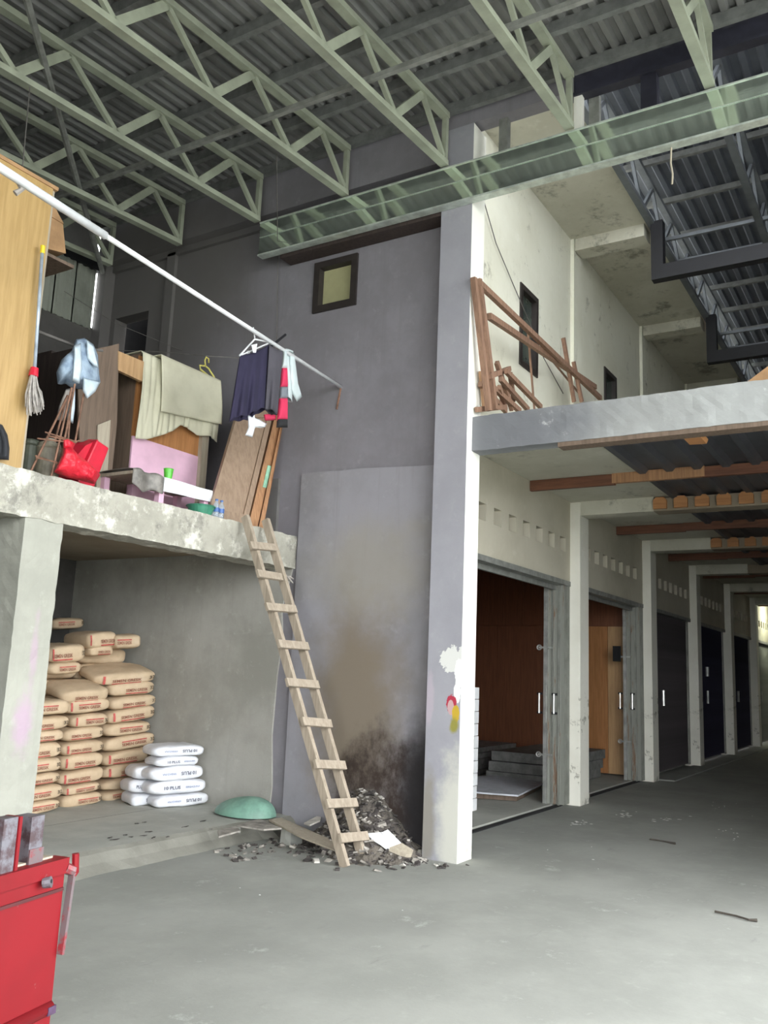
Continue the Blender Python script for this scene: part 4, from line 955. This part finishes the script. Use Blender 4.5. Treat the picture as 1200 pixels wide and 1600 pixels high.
# starter bars of the unfinished column
rb = thing('starter_bars', 'rusty reinforcing bars with bent ties sticking up above the pillar', 'rebar', PY(95, 735, 5.8))
rq = lambda x, y, dy=0: PY(x, y, 5.76+dy)
for a, b, dy in (((50, 732), (106, 618), 0), ((80, 745), (112, 606), -.05), ((92, 735), (117, 600), .05), ((85, 690), (104, 622), .15), ((106, 690), (112, 612), .12), ((117, 690), (131, 615), .1)):
    MB().tube([PY(a[0]-(b[0]-a[0])*.03, a[1]+4, 5.76+dy), rq(*b, dy)], .009, 6).build('bar', 'rebar', rb)
for pts in (((70, 675), (118, 690), (126, 688)), ((58, 685), (100, 690), (120, 691), (75, 681)), ((55, 712), (85, 722), (109, 735), (88, 722), (56, 715))):
    MB().tube([rq(x, y, -.06) for x, y in pts], .006, 5).build('tie', 'rebar', rb)
# containers, bag, box
t = thing('rubber_drum', 'dark green rubber drum next to the yellow cupboard', 'drum', (*PY(44, 720, 6.05).xy, MZ)); r_ = .075
MB().lathe(tuple(t.location), [(0, 0), (r_*.95, 0), (r_, .02), (r_, .33), (r_*.9, .345), (0, .345)], 20).build('body', 'rubber_green', t, smooth=False); MB().tube([Vector(t.location)+Vector((r_*1.0*cos(k*pi/10), r_*sin(k*pi/10), .30)) for k in range(21)], .008, 5, False).build('rim', 'rubber_green', t)
t = thing('metal_drum', 'grey green metal can behind the rusty bars', 'can', (*PY(74, 725, 5.95).xy, MZ)); r_ = .095
MB().lathe(tuple(t.location), [(0, 0), (r_, 0), (r_, .3), (r_*.92, .33), (r_*.5, .345), (r_*.5, .37), (0, .37)], 22).build('body', 'drum_grey', t, smooth=False); MB().tube([Vector(t.location)+Vector((r_*cos(k*pi/10), r_*sin(k*pi/10), .29)) for k in range(21)], .008, 5, False).build('rim', 'drum_grey', t)
t = thing('red_plastic_bag', 'crumpled bright red plastic bag on the mezzanine edge', 'bag', PY(120, 752, 5.72)); bq = lambda x, y, dy=0: PY(x, y, 5.72+dy)
puff([bq(84, 738), bq(97, 712), bq(100, 700), bq(110, 697), bq(122, 712), bq(140, 724), bq(157, 742), bq(148, 756), bq(125, 750), bq(104, 746)], .26, 31., 7, .05).build('body', 'bag_red', t, smooth=True)
puff([bq(99, 703), bq(98, 688), bq(106, 686), bq(118, 693), bq(113, 704)], .09, 33., 4, .02).build('knot', 'bag_red', t, smooth=True)
t = thing('red_plastic_box', 'smooth red plastic box tipped up behind the red bag', 'box', PY(145, 735, 5.95)); 
MB().prism([PY(114, 768, 5.95), PY(152, 687, 5.95), PY(171, 700, 5.95), PY(142, 776, 5.95)], (-.02, .28, .0)).build('body', 'plastic_red', t, bevel=.015)
MB().prism([PY(120, 712, 5.99), PY(134, 696, 5.99), PY(154, 687, 5.99), PY(134, 726, 5.99)], (-.02, .1, .01)).build('side_wall', 'plastic_red', t)
t = thing('black_backpack', 'black backpack at the left edge of the mezzanine', 'backpack', (*PY(0, 715, 5.64).xy, MZ)); kq = lambda x, y, dy=0: PY(x, y, 5.60+dy)
puff([kq(-30, 716), kq(-28, 668), kq(-10, 658), kq(4, 664), kq(12, 680), kq(15, 700), kq(14, 719)], .18, 41., 5, .015).build('body', 'bag_black', t, smooth=True)
MB().tube([kq(2, 672, -.08), kq(8, 690, -.10), kq(8, 712, -.08)], .012, 6).build('strap', 'bag_black', t)
# plywood cabin behind
cab = thing('plywood_cabin', 'dark plywood sleeping cabin with an open doorway on the mezzanine', 'cabin', (6.0, 7, MZ))
cq = lambda x, y, yy=6.3: PY(x, y, yy)
lx = PY(178, 600, 6.3).x; ctz = PY(240, 562, 6.4).z
MB().prism([cq(120, 552), cq(186, 537), cq(183, 660), cq(170, 790), cq(128, 790)], (0, .02, 0)).build('door_leaf', 'ply_brown', cab)
MB().prism([cq(153, 664, 6.28), cq(173, 656, 6.28), cq(165, 790, 6.28), cq(150, 790, 6.28)], (0, .015, 0)).build('edge_strip', 'board_edge', cab)
MB().prism([cq(184, 548), cq(225, 565), cq(222, 596), cq(184, 578)], (0, .04, 0)).build('lintel', 'ply_tan', cab)
x0c = lx-.25; x1c = PY(318, 690, 6.4).x; crz = PY(240, 562, 6.4).z-.12
MB().box(x0c, x1c, 6.92, 8.02, crz, crz+.03).build('roof_board', 'ply_black', cab); MB().box(x0c, x0c+.02, 6.36, 8.02, MZ, crz).build('side_wall', 'ply_black', cab)
MB().box(x0c, x1c, 8.0, 8.02, MZ, crz).build('rear_wall', 'ply_black', cab); MB().box(x1c-.02, x1c, 6.95, 8.0, MZ, crz).build('side_wall', 'ply_black', cab)
# pink cupboard with draped cloth
kx0, kx1 = PY(206, 700, 6.4).x, PY(322, 690, 6.4).x
pk = thing('pink_cupboard', 'cupboard with pink lower panel and bare plywood above, under a cream cloth', 'cupboard', ((kx0+kx1)/2, 6.6, MZ))
kz = ctz-.01; zp = PY(262, 698, 6.4).z
MB().box(kx0, kx1, 6.4, 6.42, MZ, zp).build('lower_panel', 'pink_paint', pk); MB().box(kx0, kx1, 6.41, 6.43, zp, kz).build('upper_panel', 'ply_orange', pk)
MB().box(kx1-.10, kx1, 6.36, 6.42, MZ, kz-.1).build('corner_post', 'board_edge', pk)
MB().box(kx0, kx0+.02, 6.43, 6.9, MZ, kz).box(kx1-.02, kx1, 6.43, 6.9, MZ, kz).box(kx0, kx1, 6.88, 6.9, MZ, kz).build('carcass', 'ply_brown', pk)
MB().box(kx0, kx1, 6.4, 6.9, kz, kz+.02).build('top', 'ply_brown', pk)
dc = thing('draped_cloth', 'cream cloth draped over the pink cupboard in gathered folds', 'cloth', ((kx0+kx1)/2, 6.5, kz))
def lerp_pts(pts, u):
    for (a, va), (b, vb) in zip(pts, pts[1:]):
        if u <= b: return va+(vb-va)*(u-a)/(b-a)
    return pts[-1][1]
def zat(y, x=262): return PY(x, y, 6.33).z
hemz = [(0, zat(684, 207)), (.12, zat(683, 215)), (.3, zat(676, 240)), (.45, zat(668, 262)), (.5, zat(662, 272)), (.56, zat(664, 280)), (.72, zat(678, 300)), (.9, zat(680, 322)), (1, zat(690, 335))]
def under(u, v):
    zt2 = kz+.035; x = kx0-.02+(kx1-kx0+.06)*u
    zb2 = lerp_pts(hemz, u); spread = (.10*(u-.25)) if u > .5 else -.10*(.35-u)
    gather = (.09*noise.noise(Vector((u*7.5, v*1.2, 3)))+.05*noise.noise(Vector((u*17, v*1.5, 9))))*(.3+.7*v)*(1 if u < .6 else .5)
    if v < .15: yy = 6.75-(6.75-6.37)*v/.15; return (x, yy, zt2)
    t_ = (v-.15)/.85
    return (x+spread*t_*.6, 6.36-.03*sin(t_*pi)-abs(gather)*.8-.03*t_, zt2+(zb2-zt2)*t_)
sheet(under, 90, 34, .006).build('lower_layer', 'cloth_cream', dc, smooth=True)
def over(u, v):
    x = kx0+.16+(kx1-kx0-.16+.03)*u; zt2 = kz+.045
    zb2 = [PY(258, 646, 6.28).z, PY(324, 656, 6.28).z]; zb2 = zb2[0]+(zb2[1]-zb2[0])*u
    if v < .12: return (x, 6.7-(6.7-6.33)*v/.12, zt2)
    t_ = (v-.12)/.88
    return (x+.04*t_, 6.285-.025*sin(t_*2.2)-.008*sin(u*15)*t_, zt2+(zb2-zt2)*t_)
sheet(over, 40, 24, .006).build('upper_layer', 'cloth_cream', dc, smooth=True)
# low table with sheet and tarp
ty0, ty1 = 5.86, 6.30; tz = PY(290, 757, ty0).z; tx0, tx1 = PY(205, 770, ty0).x, PY(329, 770, ty0).x
tb = thing('low_table', 'low pink legged table under a white sheet on the mezzanine', 'table', ((tx0+tx1)/2, 6.08, MZ))
MB().box(tx0, tx1, ty0, ty1, tz-.03, tz).build('table_top', 'board_edge', tb)
for x in (PY(253, 780, ty0).x-.03, tx1-.07): 
    for y in (ty0+.01, ty1-.07): MB().box(x, x+.06, y, y+.06, MZ, tz-.03).build('leg', 'pink_paint', tb)
MB().box(tx0+.01, tx0+.07, ty1-.07, ty1-.01, MZ, tz-.03).build('leg', 'pink_paint', tb)
xs_ = PY(251, 758, ty0).x
ws = tag(sheet(lambda u, v: ((xs_+(tx1-xs_+.01)*u, ty1-(ty1-ty0+.02)*v/.5, tz+.005) if v < .5 else (xs_+(tx1-xs_+.01)*u, ty0-.02-.01*sin(u*6), tz+.005-(v-.5)/.5*(.13-.02*u))), 20, 12, .004).build('white_sheet', 'sheet_white'), 'white sheet covering the low table and hanging over its front', 'sheet')
tag(sheet(lambda u, v: (tx0-.03+(xs_-tx0+.03)*u, (ty1-(ty1-ty0+.03)*v/.5) if v < .5 else ty0-.03-.02*sin(u*9), (tz+.006+.012*sin(u*11+v*5)) if v < .5 else tz+.006-(v-.5)/.5*(.13+.05*sin(u*pi)+.02*sin(u*8))+.010*sin(u*11)), 28, 14, .004).build('grey_tarp', 'tarp_grey', smooth=True), 'crumpled grey tarpaulin over the left end of the low table', 'tarpaulin')
cpz = tz+.008; cpx = PY(265, 745, ty0+.06)
t = thing('green_cup', 'bright green plastic cup standing on the low table', 'cup', (cpx.x, ty0+.08, cpz))
MB().lathe(tuple(t.location), [(0, 0), (.033, 0), (.046, .115), (.043, .115), (.03, .006), (0, .006)], 18).build('body', 'plastic_green', t, smooth=False)
MB().tube([Vector(t.location)+Vector((.046*cos(k*pi/9), .046*sin(k*pi/9), .113)) for k in range(19)], .003, 5, False).build('rim', 'plastic_green', t)
bp = PY(313, 803, 5.74)
t = thing('green_basin', 'round teal plastic basin at the mezzanine edge', 'basin', (bp.x-.02, 5.72, MZ))
MB().lathe(tuple(t.location), [(0, 0), (.10, 0), (.128, .075), (.136, .08), (.124, .075), (.095, .008), (0, .008)], 24).build('bowl', 'plastic_teal', t, smooth=False)
MB().tube([Vector(t.location)+Vector((.134*cos(k*pi/12), .134*sin(k*pi/12), .078)) for k in range(25)], .007, 5, False).build('rim', 'plastic_teal', t)
for k, (px_, lab) in enumerate(((337, 'clear water bottle next to the teal basin'), (345, 'clear water bottle nearest the ladder top'), (329, 'clear water bottle half behind the teal basin'))):
    b_ = PY(px_, 805, 5.66 if k < 2 else 5.93)
    t = thing('water_bottle', lab, 'bottle', (b_.x, b_.y, MZ), group='water bottles')
    MB().lathe(tuple(t.location), [(0, 0), (.028, 0), (.030, .01), (.030, .06), (.028, .065), (.030, .07), (.030, .11), (.013, .145), (.013, .16), (0, .16)], 16).build('body', 'bottle', t, smooth=True); bo_ = t.children[-1]
    MB().lathe(tuple(Vector(t.location)+Vector((0, 0, .156))), [(0, 0), (.015, 0), (.015, .018), (0, .018)], 12).build('cap', 'bottle_blue', bo_)
    MB().lathe(tuple(Vector(t.location)+Vector((0, 0, .05))), [(.0305, 0), (.0305, .04)], 16).build('wrapper', 'bottle_blue', bo_)
# leaning wooden door and frame
dr = thing('leaning_door', 'brown panelled wooden door leaning beside the shirts', 'door', (*PY(360, 815, 5.8).xy, MZ))
b0, b1 = PY(323, 798, 5.78), PY(384, 822, 5.70); t0, t1 = PY(372, 640, 6.05), PY(427, 640, 5.98)
b0.z = MZ; b1.z = MZ
def dq(u, v): return b0.lerp(b1, u).lerp(t0.lerp(t1, u), v)
th_ = Vector((.03, .05, 0))
dp_ = MB().prism([dq(0, 0), dq(1, 0), dq(1, 1), dq(0, 1)], th_).build('panel', 'door_wood', dr)
nn_ = -Vector((.008, .02, 0))
for u0, u1 in ((0, .22), (.86, 1)): MB().prism([dq(u0, 0), dq(u1, 0), dq(u1, 1), dq(u0, 1)], nn_).build('stile', 'door_wood', dp_)
for v0, v1 in ((.0, .08), (.92, 1)): MB().prism([dq(.22, v0), dq(.86, v0), dq(.86, v1), dq(.22, v1)], nn_).build('rail', 'door_wood', dp_)
fr = thing('door_frame_post', 'leaning brown door frame post with a mint green label', 'door frame', (*PY(400, 825, 5.7).xy, MZ))
fb0, fb1 = PY(388, 822, 5.68), PY(402, 826, 5.68); ft0, ft1 = PY(431, 645, 5.95), PY(441, 648, 5.95); fb0.z = fb1.z = MZ
MB().prism([fb0, fb1, ft1, ft0], (.05, .09, 0)).build('post', 'frame_wood', fr)
def fq(u, v): return fb0.lerp(fb1, u).lerp(ft0.lerp(ft1, u), v)
MB().prism([fq(.55, .33), fq(1.0, .33), fq(1.0, .52), fq(.55, .52)], (-.003, -.008, 0)).build('mint_label', 'label_mint', fr)
fr2 = thing('door_frame_post', 'thin brown batten leaning at the end of the mezzanine', 'batten', (*PY(410, 828, 5.66).xy, MZ))
g0, g1 = PY(404, 827, 5.66), PY(411, 829, 5.66); h0, h1 = PY(444, 640, 5.9), PY(450, 622, 5.9); g0.z = g1.z = MZ
MB().prism([g0, g1, h1, h0], (.04, .05, 0)).build('batten', 'frame_wood', fr2)

# ================================================================== timber offcuts on the gallery
def GQ(x, y, yy): return PY(x, y, yy)
def stick(a, b, w_, h_, mat, lab, ya=3.86, yb=3.93, grp='timber offcuts on the gallery'):
    p, q = GQ(*a, ya), GQ(*b, yb)
    for k in (p, q):
        if k.z < 4.0: k.z = 4.0
    tag(MB().bar(p, q, w_, h_, (0, 1, 0)).build('timber_stick', mat), lab, 'timber', grp)
stick((764, 642), (740, 434), .055, .05, 'stick_wood', 'tall reddish post leaning outermost against the corner of the white wall', 3.40, 3.48)
stick((774, 640), (748, 436), .055, .05, 'stick_wood', 'tall reddish post leaning just right of the outermost post', 3.42, 3.49)
stick((748, 442), (938, 622), .06, .05, 'stick_wood', 'longest pole slanting from the tall posts down past the window', 3.48, 3.75)
stick((764, 494), (930, 605), .065, .05, 'stick_wood', 'second slanting pole below the longest pole', 3.56, 3.78)
stick((880, 528), (897, 628), .06, .04, 'stick_wood', 'upright stick right of the window, taller of two', 3.7, 3.7)
stick((896, 565), (909, 628), .06, .04, 'stick_wood', 'upright stick right of the window, shorter of two', 3.72, 3.68)
stick((824, 508), (843, 745), .022, .02, 'stick_wood', 'thin broken lath hanging in front of the window', 3.78, 3.78)
stick((852, 550), (905, 615), .02, .02, 'stick_wood', 'thin twig-like lath right of the window', 3.8, 3.8)
for a, b, m_ in (((752, 580), (758, 640), 'stick_pale'), ((765, 588), (796, 576), 'stick_wood'), ((776, 566), (800, 640), 'stick_wood'), ((782, 592), (825, 640), 'stick_wood'), ((791, 580), (845, 636), 'stick_wood'), ((797, 584), (803, 625), 'stick_wood'), ((750, 600), (790, 642), 'stick_wood'), ((770, 605), (812, 642), 'stick_wood'), ((780, 605), (790, 640), 'stick_wood'), ((745, 640), (790, 636), 'stick_wood')):
    stick(a, b, .05, .04, m_, 'short reddish timber offcut in the heap at the foot of the tall posts', 3.46+random.uniform(-.05, .05), 3.52+random.uniform(-.05, .05), 'short offcuts in the gallery heap')
tag(MB().tube([GQ(752, 300, 3.95), GQ(775, 380, 3.97), GQ(800, 440, 3.97), GQ(830, 510, 3.97), GQ(850, 560, 3.97), GQ(880, 615, 3.97)], .006, 5).build('wall_cable', 'wire'), 'thin cable running down the white upper wall past the window', 'cable')
tag(MB().tube([PX(1049, 228, 7.05), PX(1048, 255, 7.05), PX(1051, 272, 7.05), PX(1050, 288, 7.05)], .008, 6).build('rope_end', 'board_edge'), 'short frayed rope end dangling below the gutter', 'rope')
tag(MB().prism([PX(1160, 602, 9.5), PX(1200, 572, 9.5), PX(1240, 560, 9.5), Vector((9.5, PX(1240, 604, 9.5).y, 3.99)), Vector((9.5, PX(1160, 606, 9.5).y, 3.99))], (.5, 0, 0)).build('tan_board', 'cardboard'), 'tan board lying on the gallery at the right edge', 'board')

# ================================================================== rubbish heap in the corner
def heap_z(x, y):
    a = math.exp(-(((x-7.32)/.36)**2+((y-4.6)/.40)**2))*.54
    b = math.exp(-(((x-6.95)/.38)**2+((y-4.25)/.36)**2))*.19
    return a+b-.05+.05*noise.noise(Vector((x*6, y*6, 0)))+.025*noise.noise(Vector((x*17, y*17, 3)))
m = MB(); nx, ny = 46, 56; x0, x1, y0, y1 = 6.1, 7.29, 3.88, 5.5
m.add([(x0+(x1-x0)*i/nx, y0+(y1-y0)*j/ny, max(-.03, heap_z(x0+(x1-x0)*i/nx, y0+(y1-y0)*j/ny))) for j in range(ny+1) for i in range(nx+1)],
      [(j*(nx+1)+i, j*(nx+1)+i+1, (j+1)*(nx+1)+i+1, (j+1)*(nx+1)+i) for j in range(ny) for i in range(nx)])
tag(m.build('rubbish_heap', 'rubble', smooth=False), 'heap of sooty ash and rubble in the corner by the column', 'rubble', kind='stuff')
def shards(name, n, mats, lab, zfn, area, smin, smax):
    for mt in mats:
        m = MB()
        for k in range(n):
            x, y = area(); z = zfn(x, y)
            if z is None: continue
            s_ = random.uniform(smin, smax); rot = Matrix.Rotation(random.uniform(0, 6.28), 4, 'Z') @ Matrix.Rotation(random.uniform(-.6, .6), 4, 'X') @ Matrix.Rotation(random.uniform(-.6, .6), 4, 'Y')
            w_, l_, h_ = s_, s_*random.uniform(.5, 1.6), s_*random.uniform(.12, .5)
            c = Vector((x, y, z+h_*.4)); k0 = len(m.v)
            m.box(-w_/2, w_/2, -l_/2, l_/2, -h_/2, h_/2)
            for i in range(k0, len(m.v)): v = m.v[i]; m.v[i] = rot @ (v*random.uniform(.75, 1.15))+c
        tag(m.build(name, mt), lab, 'rubble', kind='stuff')
shards('rubble_bits', 24, ('shard_pale',), 'pale crumbs lying on the rubbish heap', lambda x, y: max(0, heap_z(x, y)) if x < 7.26 else None, lambda: (random.gauss(6.95, .25), random.gauss(4.35, .25)), .015, .05)
shards('rubble_bits', 190, ('shard_grey', 'shard_dark', 'shard_dark'), 'loose bits of rubble and burnt scraps on the heap', lambda x, y: max(0, heap_z(x, y)) if x < 7.26 else None, lambda: (random.gauss(6.95, .25), random.gauss(4.4, .3)), .012, .055)
shards('rubble_bits', 35, ('shard_grey', 'shard_dark'), 'scraps strewn along the platform edge', lambda x, y: .0 if y < 5.38 else None, lambda: (random.uniform(5.9, 7.1), random.uniform(4.9, 5.4)), .015, .05)
shards('rubble_bits', 22, ('shard_dark', 'shard_pale'), 'scraps at the foot of the corner column', lambda x, y: 0., lambda: (random.gauss(6.9, .12), random.gauss(3.85, .16)), .012, .05)
t = thing('foam_board', 'broken white foam board with a tan end lying on the rubbish heap', 'board', (6.85, 4.1, .2))
def on_heap(x, y, lift=.03):
    d = ray(x, y); k = 4.
    while k < 12:
        p = CAM+d*k
        if p.z <= max(0, heap_z(p.x, p.y))+lift: return p
        k += .01
    return PZ(x, y, 0)
a_ = on_heap(577, 1303, .05); b_ = on_heap(626, 1312, .07); c_ = on_heap(607, 1326, .05)
fn_ = (b_-a_).cross(c_-a_).normalized()
fo = lambda x, y: PP(x, y, a_, fn_)
MB().prism([fo(575, 1302), fo(598, 1300), fo(606, 1296), fo(627, 1317), fo(608, 1324), fo(596, 1315)], (.0, .01, -.03)).build('white_part', 'foam_white', t)
MB().prism([fo(609, 1324), fo(628, 1317), fo(646, 1328), fo(644, 1334), fo(634, 1335)], (.0, .01, -.03)).build('tan_part', 'board_edge', t)
t = thing('green_helmet_shell', 'upturned dull green plastic shell on the platform edge', 'shell', PZ(405, 1275, .15))
gc = PZ(400, 1276, .16)
m = MB(); vs = []; fs = []; nu, nv = 28, 8
for j in range(nv+1):
    ph = pi/2*j/nv
    for i in range(nu):
        th = 2*pi*i/nu; vs.append((gc.x+.02+(.24*cos(th)*cos(ph)), gc.y+.12+.30*sin(th)*cos(ph)*(1.25 if sin(th) > 0 else 1), .165+.17*sin(ph)*(1-.15*sin(th)*cos(ph))))
for j in range(nv):
    for i in range(nu): fs.append((j*nu+i, j*nu+(i+1) % nu, (j+1)*nu+(i+1) % nu, (j+1)*nu+i))
m.add(vs, fs).build('dome', 'green_shell', t, smooth=True)
MB().prism([Vector(PZ(352, 1262, .16)), Vector(PZ(372, 1256, .17)), Vector(PZ(424, 1278, .17)), Vector(PZ(395, 1280, .16))], (0, 0, .012)).build('brim', 'green_shell', t)
for k, (pts, lab, mt) in enumerate(((((420, 1283), (440, 1280), (525, 1318), (522, 1330), (470, 1310)), 'long grey plank slanting from the platform towards the ladder foot', 'board_edge'), (((370, 1292), (405, 1282), (440, 1296), (412, 1298)), 'grey cardboard flap beside the green shell', 'shard_grey'), (((340, 1300), (368, 1293), (376, 1300), (342, 1309)), 'flat grey board piece at the platform corner', 'shard_grey'), (((475, 1288), (503, 1273), (500, 1284), (484, 1291)), 'small torn grey card leaning on the heap', 'shard_pale'))):
    tag(MB().prism([PZ(x, y, .17 if k != 0 else .17-.10*(x-420)/105) for x, y in pts], (0, 0, .014)).build('scrap_board', mt), lab, 'scrap board')
# broken blocks along the platform edge
for k, (px_, py_, w_, d_, h_) in enumerate(((352, 1316, .30, .16, .12), (386, 1308, .22, .16, .14), (415, 1304, .26, .18, .13), (462, 1320, .15, .13, .13), (480, 1300, .16, .12, .10))):
    p = PZ(px_, py_, 0); rot = random.uniform(-.3, .3)
    t = thing('broken_block', f'broken grey cement block along the platform edge, {ORD[k]} from the left', 'block', (p.x, p.y+.05, 0), rot, 'blocks at the platform edge')
    mb = rough_box(-w_/2, w_/2, -d_/2, d_/2, 0, h_, .06, .010, k*7.); mb.build('block', 'platform', t, local=True)
p = PZ(556, 1334, 0)
t = thing('yellow_bottle', 'small yellow bottle standing between the ladder feet', 'bottle', (p.x, p.y, 0))
MB().lathe((p.x, p.y, 0), [(0, 0), (.03, 0), (.03, .10), (.012, .135), (.012, .15), (0, .15)], 14).build('body', 'cap_yellow', t, smooth=True); MB().lathe((p.x, p.y, .148), [(0, 0), (.014, 0), (.014, .02), (0, .02)], 10).build('cap', 'sheet_white', t)
# twigs and plaster flecks on the floor
for pts, lab in ((((1015, 1311), (1035, 1314), (1055, 1318)), 'thin dark twig on the floor in front of the second column'), (((1117, 1424), (1150, 1431), (1170, 1437), (1183, 1438)), 'dark forked twig on the floor at the right')):
    tag(MB().tube([PZ(x, y, .012) for x, y in pts], [.008]+[.007]*(len(pts)-2)+[.012], 6).build('twig', 'twig'), lab, 'twig')
m = MB()
for cx, cy, sx, sy, n in ((975, 1272, 14, 4, 16), (905, 1287, 14, 4, 14), (1040, 1280, 25, 6, 12), (1120, 1262, 30, 8, 8), (1150, 1300, 40, 14, 10), (870, 1330, 60, 40, 5), (500, 1420, 200, 60, 4)):
    for k in range(n):
        x, y = random.gauss(cx, sx*.6), random.gauss(cy, sy*.6)
        if y < 1245: continue
        p = PZ(x, y, .002); s_ = random.uniform(.008, .035) if n > 10 and cy < 1300 else random.uniform(.006, .016)
        m.add([(p.x+s_*cos(t_)*random.uniform(.5, 1.2), p.y+s_*sin(t_)*random.uniform(.5, 1.2), .003) for t_ in [i*pi/3 for i in range(6)]]+[(p.x, p.y, .008)], [(i, (i+1) % 6, 6) for i in range(6)])
tag(m.build('plaster_flecks', 'plaster_fleck'), 'white plaster crumbs scattered on the concrete floor', 'crumbs', kind='stuff')

# ================================================================== red cargo bed at the lower left
TA = R(11.7); e0 = PY(103, 1341, 2.5); dx_ = Vector((cos(TA), sin(TA), 0)); dn = Vector((-sin(TA), cos(TA), 0))
tk = thing('cargo_trailer', 'red steel cargo trailer with worn stake posts at the lower left', 'trailer', (e0.x, e0.y, 0))
def T(l, d_, z): return Vector((e0.x, e0.y, 0))+dx_*l+dn*d_+Vector((0, 0, z))
zt3 = e0.z
def slab(l0, l1, d0, d1, z0, z1): 
    mb = MB(); c = [T(l, d_, z) for z in (z0, z1) for l, d_ in ((l0, d0), (l1, d0), (l1, d1), (l0, d1))]
    return mb.add(c, [(3, 2, 1, 0), (4, 5, 6, 7), (0, 1, 5, 4), (1, 2, 6, 5), (2, 3, 7, 6), (3, 0, 4, 7)])
slab(-1.9, 0, 0, .03, .30, zt3).build('side_panel', 'truck_red', tk)
slab(-1.9, .004, -.012, .05, zt3-.045, zt3+.004).build('top_rail', 'truck_red', tk)
MB().tube([T(-1.9, .004, zt3-.46), T(-.004, .004, zt3-.46)], .022, 12).build('pressed_ridge', 'truck_red', tk, smooth=True)
slab(-.035, .001, -.019, 0, zt3-.475, zt3-.45).build('scuffed_corner', 'truck_scuff', tk)
slab(-1.9, -.004, -.006, .0, zt3-.10, zt3-.090).build('pressed_groove', 'truck_groove_shade', tk)  # shade of the crease, put in as a darker red strip
slab(-.03, 0, .03, 1.1, .30, zt3).build('tail_panel', 'truck_red', tk)
slab(-1.9, 0, 1.07, 1.1, .30, zt3).build('side_panel', 'truck_red', tk)
slab(-1.9, -.03, .03, 1.07, .36, .40).build('bed_floor', 'board_edge', tk)
slab(-1.9, -.03, .03, .10, zt3-.02, zt3+.01).build('inner_ledge', 'board_edge', tk)
MB().bar(T(-.125, .06, .4), T(-.125, .06, zt3+.15), .07, .06, dx_).build('stake_post', 'truck_post', tk); sp_ = tk.children[-1]
MB().bar(T(-.27, .03, .4), T(-.27, .03, zt3+.165), .05, .06, dx_).build('stake_post', 'truck_post', tk)
MB().bar(T(-.232, .03, zt3-.02), T(-.232, .03, zt3+.165), .06, .012, dx_).build('red_edge', 'truck_red', tk)
MB().bar(T(-.122, .057, zt3-.02), T(-.122, .057, zt3+.05), .074, .064, dx_).build('paint_band', 'truck_worn', sp_)
MB().tube([T(-.115, -.012, zt3-.055), T(-.105, -.035, zt3-.05)], [.016, .018], 10).build('bolt_socket', 'truck_post', tk)
MB().tube([T(-.105, -.0352, zt3-.05), T(-.1048, -.0358, zt3-.05)], .009, 8).build('bolt_hole', 'void_black', tk)
MB().tube([T(.035, -.01, zt3+.01), T(.04, -.012, zt3-.05), T(.025, -.012, zt3-.06)], .012, 7).build('latch_hook', 'truck_red', tk)
MB().tube([T(.0, .0, zt3-.03), T(.03, -.01, zt3-.045)], .018, 8).build('latch_pivot', 'truck_worn', tk)
MB().bar(T(.025, -.012, zt3-.05), T(.005, -.012, zt3-.30), .022, .012, dx_).build('latch_rod', 'truck_worn', tk)
for l in (-.55, -1.6):
    for d_ in (.15, .95):
        c = T(l, d_, .26); MB().tube([c-dn*.05, c-dn*.045, c+dn*.045, c+dn*.05], [.2, .26, .26, .2], 24).build('wheel', 'tyre', tk)
MB().bar(T(-1.9, .3, .32), T(-.05, .3, .32), .06, .07).bar(T(-1.9, .8, .32), T(-.05, .8, .32), .06, .07).build('chassis', 'steel_black', tk)
